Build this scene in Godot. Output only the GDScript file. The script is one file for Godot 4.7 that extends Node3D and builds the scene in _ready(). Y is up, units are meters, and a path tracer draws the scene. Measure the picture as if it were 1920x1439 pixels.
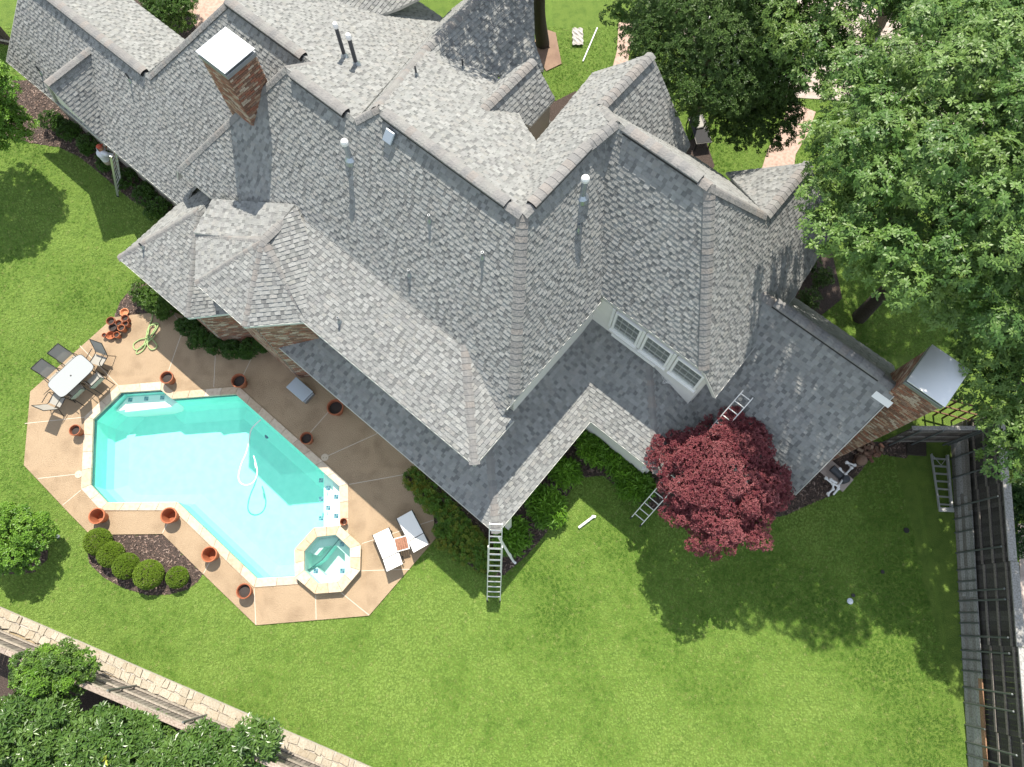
extends Node3D
# A suburban house with a pool in its back garden, seen from the air. Metres, y up, north is -z.

var rng := RandomNumberGenerator.new()
var M := {}
var house: Node3D
var used := {}

# ---------------------------------------------------------------- mesh builder
class MB:
	var v := PackedVector3Array()
	var n := PackedVector3Array()
	var c := PackedColorArray()
	var col := Color(1, 1, 1)
	func tri(a: Vector3, b: Vector3, d: Vector3, toward := Vector3.ZERO) -> void:
		var m := (d - a).cross(b - a)
		if m.length_squared() < 1e-16:
			return
		m = m.normalized()
		if toward != Vector3.ZERO and m.dot(toward) < 0.0:
			v.append_array([a, d, b]); m = -m
		else:
			v.append_array([a, b, d])
		n.append_array([m, m, m])
		c.append_array([col, col, col])
	func quad(a: Vector3, b: Vector3, d: Vector3, e: Vector3, toward := Vector3.ZERO) -> void:
		tri(a, b, d, toward); tri(a, d, e, toward)
	func smooth_tri(a: Vector3, b: Vector3, d: Vector3, na: Vector3, nb: Vector3, nd: Vector3) -> void:
		var m := (d - a).cross(b - a)
		if m.length_squared() < 1e-16:
			return
		if m.dot(na + nb + nd) < 0.0:
			v.append_array([a, d, b]); n.append_array([na, nd, nb])
		else:
			v.append_array([a, b, d]); n.append_array([na, nb, nd])
		c.append_array([col, col, col])
	# a box from its centre, half extents and basis; edges slightly chamfered when ch > 0
	func box(at: Vector3, half: Vector3, bs := Basis(), ch := 0.0) -> void:
		if ch <= 0.0:
			for ax in 3:
				for s in [-1.0, 1.0]:
					var d := Vector3.ZERO; d[ax] = s
					var p := Vector3.ZERO; p[(ax + 1) % 3] = 1
					var q := Vector3.ZERO; q[(ax + 2) % 3] = 1
					var o := at + bs * (d * half)
					var e := bs * (p * half)
					var f := bs * (q * half)
					quad(o - e - f, o + e - f, o + e + f, o - e + f, bs * d)
			return
		var inner := half - Vector3.ONE * ch
		for ax in 3:
			for s in [-1.0, 1.0]:
				var d := Vector3.ZERO; d[ax] = s
				var p := Vector3.ZERO; p[(ax + 1) % 3] = 1
				var q := Vector3.ZERO; q[(ax + 2) % 3] = 1
				var o := at + bs * (d * half)
				var e := bs * (p * inner)
				var f := bs * (q * inner)
				quad(o - e - f, o + e - f, o + e + f, o - e + f, bs * d)
				for s2 in [-1.0, 1.0]:   # chamfer towards the next axis
					var d2: Vector3 = p * s2
					var mid: Vector3 = d * half + d2 * inner
					var mid2: Vector3 = d * inner + d2 * half
					var lq := q * inner
					quad(at + bs * (mid - lq), at + bs * (mid + lq), at + bs * (mid2 + lq), at + bs * (mid2 - lq), bs * (d + d2))
		for sx in [-1.0, 1.0]:
			for sy in [-1.0, 1.0]:
				for sz in [-1.0, 1.0]:
					var g := Vector3(sx, sy, sz)
					tri(at + bs * (g * Vector3(half.x, inner.y, inner.z)), at + bs * (g * Vector3(inner.x, half.y, inner.z)), at + bs * (g * Vector3(inner.x, inner.y, half.z)), bs * g)
	func beam(a: Vector3, b: Vector3, w: float, t: float, up := Vector3.UP, ch := 0.0) -> void:
		var d := (b - a).normalized()
		var x := d.cross(up)
		if x.length() < 0.01:
			x = d.cross(Vector3.RIGHT)
		x = x.normalized()
		box((a + b) / 2.0, Vector3(w / 2, t / 2, a.distance_to(b) / 2), Basis(x, d.cross(x).normalized() * -1.0, d), ch)
	func tube(path: Array, radii: Array, sides := 8, caps := true) -> void:
		var rings := []
		var norms := []
		var last := Vector3.ZERO
		for i in path.size():
			var d: Vector3 = (path[mini(i + 1, path.size() - 1)] - path[maxi(i - 1, 0)]).normalized()
			var x: Vector3 = last - d * last.dot(d)
			if x.length() < 0.05:
				x = d.cross(Vector3(0.3, 0.1, 0.95))
			x = x.normalized(); last = x
			var y := d.cross(x)
			var r: float = radii[i] if i < radii.size() else radii[-1]
			var ring := []; var nr := []
			for k in sides:
				var a := TAU * k / sides
				nr.append(x * cos(a) + y * sin(a)); ring.append(path[i] + nr[k] * r)
			rings.append(ring); norms.append(nr)
		for i in path.size() - 1:
			for k in sides:
				var k2 := (k + 1) % sides
				smooth_tri(rings[i][k], rings[i][k2], rings[i + 1][k2], norms[i][k], norms[i][k2], norms[i + 1][k2])
				smooth_tri(rings[i][k], rings[i + 1][k2], rings[i + 1][k], norms[i][k], norms[i + 1][k2], norms[i + 1][k])
		if caps:
			for e in [0, path.size() - 1]:
				var d: Vector3 = (path[e] - path[1 if e == 0 else e - 1])
				for k in sides:
					tri(path[e], rings[e][k], rings[e][(k + 1) % sides], d)
	# turned shape: profile of (radius, height) points round the y axis at "at"
	func lathe(at: Vector3, prof: Array, sides := 20) -> void:
		for i in prof.size() - 1:
			var p: Vector2 = prof[i]; var q: Vector2 = prof[i + 1]
			var t := (q - p).normalized()
			for k in sides:
				var a := TAU * k / sides; var b := TAU * (k + 1) / sides
				var da := Vector3(cos(a), 0, sin(a)); var db := Vector3(cos(b), 0, sin(b))
				var na := (da * t.y + Vector3.UP * -t.x); var nb := (db * t.y + Vector3.UP * -t.x)
				var pa := at + da * p.x + Vector3.UP * p.y; var pb := at + db * p.x + Vector3.UP * p.y
				var qa := at + da * q.x + Vector3.UP * q.y; var qb := at + db * q.x + Vector3.UP * q.y
				smooth_tri(pa, pb, qb, na, nb, nb); smooth_tri(pa, qb, qa, na, nb, na)
	# flat outline (x, z) filled between two heights
	func slab(poly: PackedVector2Array, y0: float, y1: float, sides := true, bottom := true) -> void:
		var t := Geometry2D.triangulate_polygon(poly)
		for i in range(0, t.size(), 3):
			var a := poly[t[i]]; var b := poly[t[i + 1]]; var d := poly[t[i + 2]]
			tri(Vector3(a.x, y1, a.y), Vector3(b.x, y1, b.y), Vector3(d.x, y1, d.y), Vector3.UP)
			if bottom:
				tri(Vector3(a.x, y0, a.y), Vector3(b.x, y0, b.y), Vector3(d.x, y0, d.y), Vector3.DOWN)
		if sides:
			var cw := -1.0 if Geometry2D.is_polygon_clockwise(poly) else 1.0
			for i in poly.size():
				var a := poly[i]; var b := poly[(i + 1) % poly.size()]
				var o := Vector3(b.y - a.y, 0, a.x - b.x) * cw
				quad(Vector3(a.x, y0, a.y), Vector3(b.x, y0, b.y), Vector3(b.x, y1, b.y), Vector3(a.x, y1, a.y), o)
	func join(b: MB, tf: Transform3D) -> void:
		var flip := tf.basis.determinant() < 0.0
		for i in range(0, b.v.size(), 3):
			for k in ([0, 2, 1] if flip else [0, 1, 2]):
				v.append(tf * b.v[i + k]); n.append((tf.basis * b.n[i + k]).normalized()); c.append(b.c[i + k])
	func mesh() -> ArrayMesh:
		var m := ArrayMesh.new()
		if v.is_empty():
			return m
		var arr := []
		arr.resize(Mesh.ARRAY_MAX)
		arr[Mesh.ARRAY_VERTEX] = v; arr[Mesh.ARRAY_NORMAL] = n; arr[Mesh.ARRAY_COLOR] = c
		m.add_surface_from_arrays(Mesh.PRIMITIVE_TRIANGLES, arr)
		return m

func put(b, called: String, m: Material, parent: Node = null) -> MeshInstance3D:
	var o := MeshInstance3D.new()
	o.mesh = b.mesh() if b is MB else b
	o.material_override = m
	o.name = called if parent else numbered(called)
	(parent if parent else self).add_child(o, true)
	return o

func numbered(called: String) -> String:
	used[called] = used.get(called, -1) + 1
	return called if used[called] == 0 else "%s_%03d" % [called, used[called]]

func thing(called: String, label: String, category: String, at := Vector3.ZERO, turn := 0.0, group := "") -> Node3D:
	var o := Node3D.new()
	o.name = numbered(called)
	add_child(o)
	o.position = at; o.rotation.y = turn
	return tag(o, label, category, group)

func tag(o: Node3D, label: String, category: String, group := "", kind := "") -> Node3D:
	if label: o.set_meta("label", label)
	if category: o.set_meta("category", category)
	if group: o.set_meta("group", group)
	if kind: o.set_meta("kind", kind)
	return o

func copy(src: Node3D, label: String, at: Vector3, turn := 0.0) -> Node3D:
	var o: Node3D = src.duplicate()
	o.name = numbered(src.name); add_child(o)
	o.position = at; o.rotation.y = turn; o.set_meta("label", label)
	return o

func ground_part(b: MB, called: String, m: Material, label := "") -> MeshInstance3D:
	var o := put(b, called, m)
	o.set_meta("kind", "structure")
	if label: o.set_meta("label", label)
	return o

# ---------------------------------------------------------------- materials
func lin(r: float, g: float, b: float) -> Color:
	return Color(r, g, b).linear_to_srgb()

func noise(freq: float, seed_: int, type := FastNoiseLite.TYPE_SIMPLEX_SMOOTH, oct := 4) -> FastNoiseLite:
	var f := FastNoiseLite.new()
	f.noise_type = type; f.frequency = freq; f.seed = seed_; f.fractal_octaves = oct
	return f

func ramp(stops: Array) -> Gradient:
	var g := Gradient.new()
	var off := PackedFloat32Array(); var cols := PackedColorArray()
	for s in stops:
		off.append(s[0]); cols.append(lin(s[1], s[2], s[3]))
	g.offsets = off; g.colors = cols
	return g

func tex(freq: float, seed_: int, stops: Array, size := 512, oct := 4, type := FastNoiseLite.TYPE_SIMPLEX_SMOOTH) -> NoiseTexture2D:
	var t := NoiseTexture2D.new()
	t.width = size; t.height = size; t.seamless = true; t.noise = noise(freq, seed_, type, oct)
	t.color_ramp = ramp(stops)
	return t

func bump(freq: float, seed_: int, strength := 4.0, size := 512, type := FastNoiseLite.TYPE_SIMPLEX_SMOOTH) -> NoiseTexture2D:
	var t := NoiseTexture2D.new()
	t.width = size; t.height = size; t.seamless = true; t.noise = noise(freq, seed_, type, 4)
	t.as_normal_map = true; t.bump_strength = strength
	return t

func mat(called: String, c: Color, rough := 0.8, metal := 0.0, spec := 0.5) -> StandardMaterial3D:
	var m := StandardMaterial3D.new()
	m.resource_name = called; m.albedo_color = c; m.roughness = rough; m.metallic = metal; m.metallic_specular = spec
	M[called] = m
	return m

func textured(called: String, t: Texture2D, scale: float, rough := 0.85, nm: Texture2D = null, nscale := 0.6) -> StandardMaterial3D:
	var m := mat(called, Color.WHITE, rough)
	m.albedo_texture = t
	m.uv1_triplanar = true; m.uv1_world_triplanar = true; m.uv1_scale = Vector3.ONE * scale
	if nm:
		m.normal_enabled = true; m.normal_texture = nm; m.normal_scale = nscale
	return m

func tinted(called: String, t: Texture2D, scale: float, rough := 0.85, nm: Texture2D = null, nscale := 0.6) -> StandardMaterial3D:
	var m := textured(called, t, scale, rough, nm, nscale)
	m.vertex_color_use_as_albedo = true
	return m

func make_materials() -> void:
	var grain := tex(0.09, 5, [[0.0, 0.62, 0.62, 0.62], [0.5, 0.85, 0.85, 0.85], [1.0, 1, 1, 1]], 256)
	M.grain = grain
	var gritty := bump(0.16, 6, 3.0, 256)
	var sh := tinted("asphalt_shingle", tex(0.02, 9, [[0.0, 0.72, 0.72, 0.73], [0.5, 0.86, 0.86, 0.85], [1.0, 1, 0.99, 0.97]], 512, 5), 0.35, 0.95, gritty, 0.5)
	sh.metallic_specular = 0.25
	tinted("brick", grain, 1.5, 0.9, gritty, 0.8)
	textured("mortar", tex(0.08, 11, [[0.0, 0.34, 0.31, 0.27], [1.0, 0.5, 0.46, 0.41]], 256), 1.0, 0.95)
	textured("white_paint", tex(0.01, 13, [[0.0, 0.66, 0.65, 0.6], [0.6, 0.74, 0.73, 0.69], [1.0, 0.78, 0.77, 0.74]], 256), 0.3, 0.55)
	mat("trim", lin(0.5, 0.5, 0.47), 0.6)
	mat("frame_white", lin(0.78, 0.78, 0.76), 0.4)
	mat("dark_vent", lin(0.02, 0.02, 0.022), 0.8)
	var gl := mat("window_glass", Color(0.6, 0.68, 0.66, 0.10), 0.03)
	gl.transparency = BaseMaterial3D.TRANSPARENCY_ALPHA
	mat("blind", lin(0.52, 0.53, 0.48), 0.8)
	mat("dark_room", lin(0.03, 0.03, 0.03), 0.9)
	mat("polished_cap", lin(0.90, 0.905, 0.91), 0.38, 1.0)
	mat("bright_cap", lin(0.86, 0.88, 0.9), 0.3, 1.0)
	mat("lead", lin(0.3, 0.32, 0.34), 0.45, 0.6)
	mat("galvanised", lin(0.42, 0.47, 0.52), 0.35, 0.8)
	mat("pipe_black", lin(0.05, 0.055, 0.065), 0.5)
	mat("white_plastic", lin(0.8, 0.8, 0.79), 0.35)
	mat("alu", lin(0.62, 0.63, 0.63), 0.35, 0.7)
	mat("alu_white", lin(0.72, 0.72, 0.70), 0.45, 0.2)
	# ground
	var g := textured("turf", tex(0.11, 21, [[0.0, 0.035, 0.075, 0.010], [0.35, 0.09, 0.165, 0.02], [0.65, 0.17, 0.25, 0.04], [1.0, 0.3, 0.36, 0.1]], 1024, 5), 0.33, 0.95, bump(0.2, 22, 6.0), 1.0)
	g.detail_enabled = true; g.detail_blend_mode = BaseMaterial3D.BLEND_MODE_MUL
	g.detail_albedo = tex(0.012, 23, [[0.0, 0.62, 0.72, 0.55], [0.5, 0.9, 0.93, 0.85], [1.0, 1, 1, 0.95]], 512, 5)
	g.detail_mask = null
	textured("mulch", tex(0.14, 31, [[0.0, 0.012, 0.009, 0.008], [0.45, 0.07, 0.05, 0.041], [0.75, 0.17, 0.125, 0.105], [1.0, 0.38, 0.3, 0.25]], 512, 4), 0.5, 1.0, bump(0.14, 32, 10.0), 1.2)
	textured("aggregate", tex(0.2, 41, [[0.0, 0.11, 0.075, 0.046], [0.35, 0.33, 0.235, 0.148], [0.65, 0.47, 0.355, 0.235], [1.0, 0.74, 0.61, 0.44]], 1024, 3), 0.3, 0.9, bump(0.22, 42, 5.0), 0.8)
	var ag: StandardMaterial3D = M.aggregate
	ag.detail_enabled = true; ag.detail_blend_mode = BaseMaterial3D.BLEND_MODE_MUL
	ag.detail_albedo = tex(0.006, 49, [[0.0, 0.72, 0.70, 0.68], [0.45, 0.92, 0.91, 0.9], [1.0, 1, 1, 1]], 512, 5)
	textured("pink_concrete", tex(0.03, 43, [[0.0, 0.3, 0.2, 0.16], [0.5, 0.42, 0.3, 0.24], [1.0, 0.5, 0.37, 0.31]], 512, 5), 0.35, 0.9)
	textured("pale_concrete", tex(0.02, 44, [[0.0, 0.33, 0.27, 0.235], [0.5, 0.42, 0.35, 0.31], [1.0, 0.48, 0.41, 0.37]], 512, 5), 0.3, 0.9)
	mat("joint_strip", lin(0.52, 0.45, 0.37), 0.8)
	tinted("coping", tex(0.02, 45, [[0.0, 0.75, 0.7, 0.64], [0.5, 0.92, 0.9, 0.87], [1.0, 1, 1, 1]], 512, 5), 0.6, 0.7, gritty, 0.2)
	tinted("limestone", tex(0.03, 46, [[0.0, 0.6, 0.55, 0.48], [0.45, 0.86, 0.83, 0.78], [1.0, 1, 1, 1]], 512, 5), 0.9, 0.9, gritty, 0.9)
	textured("plaster", tex(0.012, 47, [[0.0, 0.235, 0.76, 0.645], [0.5, 0.26, 0.80, 0.68], [1.0, 0.285, 0.83, 0.71]], 512, 4), 0.4, 0.8)
	textured("plaster_pale", tex(0.012, 48, [[0.0, 0.66, 0.80, 0.75], [1.0, 0.74, 0.85, 0.8]], 256, 4), 0.4, 0.8)
	textured("spa_plaster", tex(0.012, 48, [[0.0, 0.42, 0.62, 0.56], [1.0, 0.5, 0.68, 0.62]], 256, 4), 0.4, 0.8)
	mat("waterline_tile", lin(0.03, 0.10, 0.11), 0.2)
	mat("accent_tile", lin(0.03, 0.10, 0.17), 0.25)
	mat("accent_tile_light", lin(0.10, 0.22, 0.30), 0.25)
	var wt := mat("pool_water", Color(0.45, 0.85, 0.82, 0.08), 0.02)
	wt.transparency = BaseMaterial3D.TRANSPARENCY_ALPHA
	wt.normal_enabled = true; wt.normal_texture = bump(0.03, 51, 2.0); wt.normal_scale = 0.35
	wt.uv1_triplanar = true; wt.uv1_world_triplanar = true; wt.uv1_scale = Vector3.ONE * 0.5
	# wood
	tinted("weathered_wood", tex(0.02, 61, [[0.0, 0.45, 0.43, 0.4], [0.5, 0.8, 0.79, 0.77], [1.0, 1, 1, 1]], 512, 5), 1.2, 0.95, gritty, 0.6)
	textured("plywood", tex(0.01, 62, [[0.0, 0.19, 0.12, 0.085], [1.0, 0.27, 0.18, 0.125]], 256), 0.5, 0.9)
	textured("bark", tex(0.06, 63, [[0.0, 0.015, 0.012, 0.01], [0.5, 0.06, 0.048, 0.038], [1.0, 0.13, 0.105, 0.085]], 512, 5), 0.8, 1.0, bump(0.08, 64, 10.0), 1.5)
	mat("galvanised_post", lin(0.16, 0.175, 0.175), 0.5, 0.5)
	# clay, cloth
	tinted("terracotta", tex(0.03, 71, [[0.0, 0.6, 0.57, 0.55], [0.5, 0.88, 0.86, 0.85], [1.0, 1, 1, 1]], 256, 5), 2.0, 0.85)
	textured("potting_soil", tex(0.12, 72, [[0.0, 0.008, 0.007, 0.007], [0.6, 0.05, 0.04, 0.036], [1.0, 0.2, 0.17, 0.15]], 256), 2.5, 1.0)
	mat("dark_metal", lin(0.03, 0.029, 0.027), 0.45, 0.3)
	mat("sling_grey", lin(0.32, 0.31, 0.28), 0.85)
	mat("sling_white", lin(0.80, 0.79, 0.77), 0.8)
	mat("frosted_glass", lin(0.33, 0.35, 0.355), 0.15)
	textured("red_wood", tex(0.015, 73, [[0.0, 0.19, 0.075, 0.04], [1.0, 0.36, 0.16, 0.09]], 256), 3.0, 0.6)
	mat("old_sheet", lin(0.42, 0.40, 0.37), 0.8)
	mat("lid_cream", lin(0.5, 0.42, 0.32), 0.8)
	var chip := mat("wood_chip", Color.WHITE, 0.95)
	chip.vertex_color_use_as_albedo = true
	mat("hose_green", lin(0.30, 0.42, 0.17), 0.6)
	mat("skin", lin(0.33, 0.16, 0.1), 0.6)
	mat("hair_dark", lin(0.02, 0.015, 0.012), 0.7)
	mat("shirt", lin(0.55, 0.57, 0.62), 0.9)
	mat("trousers", lin(0.24, 0.21, 0.16), 0.9)
	mat("cap_red", lin(0.42, 0.07, 0.04), 0.8)
	mat("car_paint", lin(0.75, 0.75, 0.75), 0.2)
	mat("rubber", lin(0.02, 0.02, 0.02), 0.8)
	for k in ["leaf", "leaf_gloss", "leaf_red"]:
		var l := mat(k, Color.WHITE, 0.35 if k == "leaf_gloss" else 0.45, 0.0, 0.5 if k == "leaf_gloss" else 0.4)
		l.vertex_color_use_as_albedo = true
		l.cull_mode = BaseMaterial3D.CULL_DISABLED
		l.backlight_enabled = true
		l.backlight = lin(0.06, 0.10, 0.012) if k != "leaf_red" else lin(0.14, 0.02, 0.025)
	var gr := mat("grass_blade", Color.WHITE, 0.6, 0.0, 0.3)
	gr.vertex_color_use_as_albedo = true; gr.cull_mode = BaseMaterial3D.CULL_DISABLED
	gr.backlight_enabled = true; gr.backlight = lin(0.08, 0.14, 0.01)

# ---------------------------------------------------------------- house grid: A runs south-east, B north-east
const CA := 0.766044
const SA := 0.642788
func W(A: float, B: float, h: float) -> Vector3:
	return Vector3(A * CA + B * SA, h, A * SA - B * CA)
func DA() -> Vector3:
	return Vector3(CA, 0, SA)
func DB() -> Vector3:
	return Vector3(SA, 0, -CA)

var cap_meshes := []
var vent_meshes := []
var cap_count := 0
var cap_rest: MB
const SHINGLE_TONES := [Vector3(0.312, 0.32, 0.315), Vector3(0.295, 0.302, 0.298), Vector3(0.282, 0.29, 0.286), Vector3(0.27, 0.277, 0.273), Vector3(0.258, 0.265, 0.262), Vector3(0.288, 0.29, 0.28)]
const CHARCOAL_BLEND := [Vector3(0.195, 0.2, 0.199), Vector3(0.215, 0.22, 0.218), Vector3(0.24, 0.246, 0.243), Vector3(0.18, 0.185, 0.185)]

func vc(t: Vector3, k := 1.0) -> Color:
	return Color(t.x * k, t.y * k, t.z * k)

# one roof slope: a deck with thickness, and courses of laminated shingles laid on it tab by tab
func slope(pts: Array, called := "roof_slope", thick := 0.10) -> MeshInstance3D:
	var nrm := Vector3.ZERO
	var cen := Vector3.ZERO
	for i in pts.size():
		var a: Vector3 = pts[i]; var b: Vector3 = pts[(i + 1) % pts.size()]
		nrm += a.cross(b); cen += a
	cen /= pts.size()
	nrm = nrm.normalized()
	if nrm.y < 0: nrm = -nrm
	var u := nrm.cross(Vector3.UP)
	u = u.normalized() if u.length() > 0.02 else Vector3.RIGHT
	var v := u.cross(nrm)
	if v.y < 0:
		v = -v
	var poly := PackedVector2Array()
	var lo := Vector2(INF, INF); var hi := -lo
	for p: Vector3 in pts:
		var q := Vector2((p - cen).dot(u), (p - cen).dot(v))
		poly.append(q); lo = lo.min(q); hi = hi.max(q)
	var up := func(q: Vector2, lift: float) -> Vector3: return cen + u * q.x + v * q.y + nrm * lift
	var deck := MB.new()
	var t := Geometry2D.triangulate_polygon(poly)
	for i in range(0, t.size(), 3):
		deck.tri(up.call(poly[t[i]], 0), up.call(poly[t[i + 1]], 0), up.call(poly[t[i + 2]], 0), nrm)
		deck.tri(up.call(poly[t[i]], 0) - Vector3.UP * thick, up.call(poly[t[i + 1]], 0) - Vector3.UP * thick, up.call(poly[t[i + 2]], 0) - Vector3.UP * thick, -nrm)
	for i in poly.size():
		var a: Vector3 = up.call(poly[i], 0); var b: Vector3 = up.call(poly[(i + 1) % poly.size()], 0)
		var mid := (a + b) / 2.0
		deck.quad(a, b, b - Vector3.UP * thick, a - Vector3.UP * thick, mid - cen)
	var node := put(deck, called, M.trim, house)
	var sh := MB.new()
	var e := 0.122
	var row := 0
	var y := lo.y - 0.01
	while y < hi.y:
		var x := lo.x - rng.randf() * 0.3
		var proud := rng.randf() < 0.5
		while x < hi.x:
			var w := rng.randf_range(0.10, 0.22) if proud else rng.randf_range(0.07, 0.15)
			var r := PackedVector2Array([Vector2(x, y), Vector2(x + w, y), Vector2(x + w, y + e), Vector2(x, y + e)])
			var thk := rng.randf_range(0.021, 0.026) if proud else rng.randf_range(0.011, 0.014)
			var tone: Vector3 = SHINGLE_TONES[rng.randi() % SHINGLE_TONES.size()] if proud or rng.randf() < 0.3 else CHARCOAL_BLEND[rng.randi() % 4]
			sh.col = vc(tone, rng.randf_range(0.93, 1.07))
			var inside := 0
			for q in r:
				if Geometry2D.is_point_in_polygon(q, poly): inside += 1
			if inside == 4:
				var a: Vector3 = up.call(r[0], thk); var b: Vector3 = up.call(r[1], thk)
				var c: Vector3 = up.call(r[2], 0.003); var d: Vector3 = up.call(r[3], 0.003)
				sh.quad(a, b, c, d, nrm)
				sh.quad(a, b, b - nrm * (thk - 0.001), a - nrm * (thk - 0.001), -v)
				if proud:
					sh.tri(a, d, a - nrm * (thk - 0.004), -u); sh.tri(b, c, b - nrm * (thk - 0.004), u)
			else:
				for piece in Geometry2D.intersect_polygons(r, poly):
					if piece.size() < 3: continue
					var top := []
					var bx0 := INF; var bx1 := -INF
					for q: Vector2 in piece:
						top.append(up.call(q, lerpf(thk, 0.003, (q.y - y) / e)))
						if absf(q.y - y) < 0.002:
							bx0 = minf(bx0, q.x); bx1 = maxf(bx1, q.x)
					for i in range(1, top.size() - 1):
						sh.tri(top[0], top[i], top[i + 1], nrm)
					if bx1 > bx0:
						var a: Vector3 = up.call(Vector2(bx0, y), thk); var b: Vector3 = up.call(Vector2(bx1, y), thk)
						sh.quad(a, b, b - nrm * thk, a - nrm * thk, -v)
			x += w
			proud = not proud
		y += e
		row += 1
	var s := put(sh, "shingles", M.asphalt_shingle, node)
	s.set_meta("kind", "stuff")
	return node

func make_caps() -> void:
	cap_rest = MB.new()
	var tones := [Vector3(0.27, 0.27, 0.262), Vector3(0.255, 0.254, 0.248), Vector3(0.24, 0.239, 0.234), Vector3(0.268, 0.254, 0.242), Vector3(0.23, 0.231, 0.228), Vector3(0.26, 0.258, 0.251)]
	for t: Vector3 in tones:
		for kind in 2:
			var b := MB.new()
			b.col = vc(t)
			var prof := []   # cross-section (x, y)
			if kind == 0:
				prof = [Vector2(-0.15, -0.075), Vector2(-0.05, -0.012), Vector2(0, 0.006), Vector2(0.05, -0.012), Vector2(0.15, -0.075)]
			else:
				prof = [Vector2(-0.155, -0.03), Vector2(-0.145, 0.0), Vector2(-0.085, 0.03), Vector2(0, 0.042), Vector2(0.085, 0.03), Vector2(0.145, 0.0), Vector2(0.155, -0.03)]
			var ln := 0.17 if kind == 0 else 0.20
			for i in prof.size() - 1:
				var p: Vector2 = prof[i]; var q: Vector2 = prof[i + 1]
				var f := 0.014
				var a := Vector3(p.x, p.y + f, 0); var d := Vector3(q.x, q.y + f, 0)
				var a2 := Vector3(p.x, p.y + 0.002, ln); var d2 := Vector3(q.x, q.y + 0.002, ln)
				b.quad(a, d, d2, a2, Vector3.UP)
				b.quad(a, d, d - Vector3.UP * f, a - Vector3.UP * f, Vector3(0, 0, -1))
			b.tri(Vector3(prof[0].x, prof[0].y, 0), Vector3(prof[0].x, prof[0].y + 0.014, 0), Vector3(prof[0].x, prof[0].y, ln), Vector3.LEFT)
			var l: Vector2 = prof[-1]
			b.tri(Vector3(l.x, l.y, 0), Vector3(l.x, l.y + 0.014, 0), Vector3(l.x, l.y, ln), Vector3.RIGHT)
			(cap_meshes if kind == 0 else vent_meshes).append(b)

# cap shingles from the low end to the high end of a hip or ridge
func caps(low: Vector3, high: Vector3, vent := false, lift := 0.02, called := "hip_cap") -> void:
	var d := (high - low).normalized()
	var x := Vector3.UP.cross(d).normalized()
	var bs := Basis(x, d.cross(x).normalized(), d)
	var step := 0.2 if vent else 0.165
	var n := maxi(1, int(low.distance_to(high) / step))
	step = low.distance_to(high) / n
	var holder := Node3D.new()
	holder.name = "ridge_vent" if vent else called
	house.add_child(holder, true)
	if vent:
		var core := MB.new()
		core.beam(low - bs.y * 0.03, high - bs.y * 0.03, 0.28, 0.08, bs.y)
		put(core, "vent_slot", M.dark_vent, holder)
	var src: Array = vent_meshes if vent else cap_meshes
	var rest := MB.new()
	for i in n:
		var at := low + d * step * i + bs.y * (lift + (0.03 if vent else 0.0))
		var b: MB = src[rng.randi() % src.size()]
		var tf := Transform3D(bs.scaled_local(Vector3(1, 1, step / (0.2 if vent else 0.17) * 1.02)), at)
		if cap_count < 300:
			cap_count += 1
			if not b.has_meta("mesh"): b.set_meta("mesh", b.mesh())
			var o := put(b.get_meta("mesh"), "cap_shingle", M.asphalt_shingle, holder)
			o.transform = tf
		else:
			rest.join(b, tf)
	if rest.v.size():
		put(rest, "cap_shingles", M.asphalt_shingle, holder).set_meta("kind", "stuff")

func wall(p: Vector2, q: Vector2, h0: float, h1: float, m: Material, called := "wall", t := 0.2) -> void:
	var b := MB.new()
	var a := W(p.x, p.y, (h0 + h1) / 2); var c := W(q.x, q.y, (h0 + h1) / 2)
	b.beam(a, c, t, h1 - h0)
	put(b, called, m, house)

func trim(a: Vector3, b: Vector3, m: Material, w := 0.02, t := 0.11, called := "fascia") -> void:
	var k := MB.new()
	k.beam(a, b, w, t, Vector3.UP)
	put(k, called, m, house)

var brick_count := 0
const BRICKS := [Vector3(0.29, 0.15, 0.10), Vector3(0.35, 0.21, 0.14), Vector3(0.43, 0.31, 0.22), Vector3(0.20, 0.11, 0.078), Vector3(0.50, 0.41, 0.32), Vector3(0.27, 0.18, 0.13), Vector3(0.32, 0.135, 0.085)]
var brick_meshes := []
# courses of bricks on one face of a chimney or wall: o is the foot of the face, u runs along it, nrm looks out
func bricks(parent: Node3D, o: Vector3, u: Vector3, nrm: Vector3, width: float, h0: float, h1: float, limit: int, pale := 0.0) -> void:
	if brick_meshes.is_empty():
		for t: Vector3 in BRICKS:
			var b := MB.new(); b.col = vc(t)
			b.box(Vector3.ZERO, Vector3(0.095, 0.0305, 0.03), Basis(), 0.004)
			brick_meshes.append(b)
	var rest := MB.new()
	var bs := Basis(u, Vector3.UP, nrm)
	var y := h1 - 0.035
	var row := 0
	var n := 0
	while y > h0:
		var x := 0.098 if row % 2 == 0 else 0.0
		while x < width + 0.05:
			var l := maxf(x - 0.095, 0.0); var r := minf(x + 0.095, width)
			if r - l > 0.03:
				var b: MB = brick_meshes[rng.randi() % BRICKS.size()]
				var sc := (r - l) / 0.19
				var tf := Transform3D(bs.scaled_local(Vector3(sc, 1, 1)), o + u * (l + r) / 2 + Vector3.UP * (y - o.y) + nrm * (rng.randf_range(-0.003, 0.004) - 0.012))
				if n < limit:
					if not b.has_meta("mesh"): b.set_meta("mesh", b.mesh())
					var k := put(b.get_meta("mesh"), "brick", M.brick, parent)
					k.transform = tf
					n += 1
				else:
					rest.join(b, tf)
			x += 0.2
		y -= 0.075
		row += 1
	if rest.v.size():
		put(rest, "bricks", M.brick, parent).set_meta("kind", "stuff")

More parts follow.
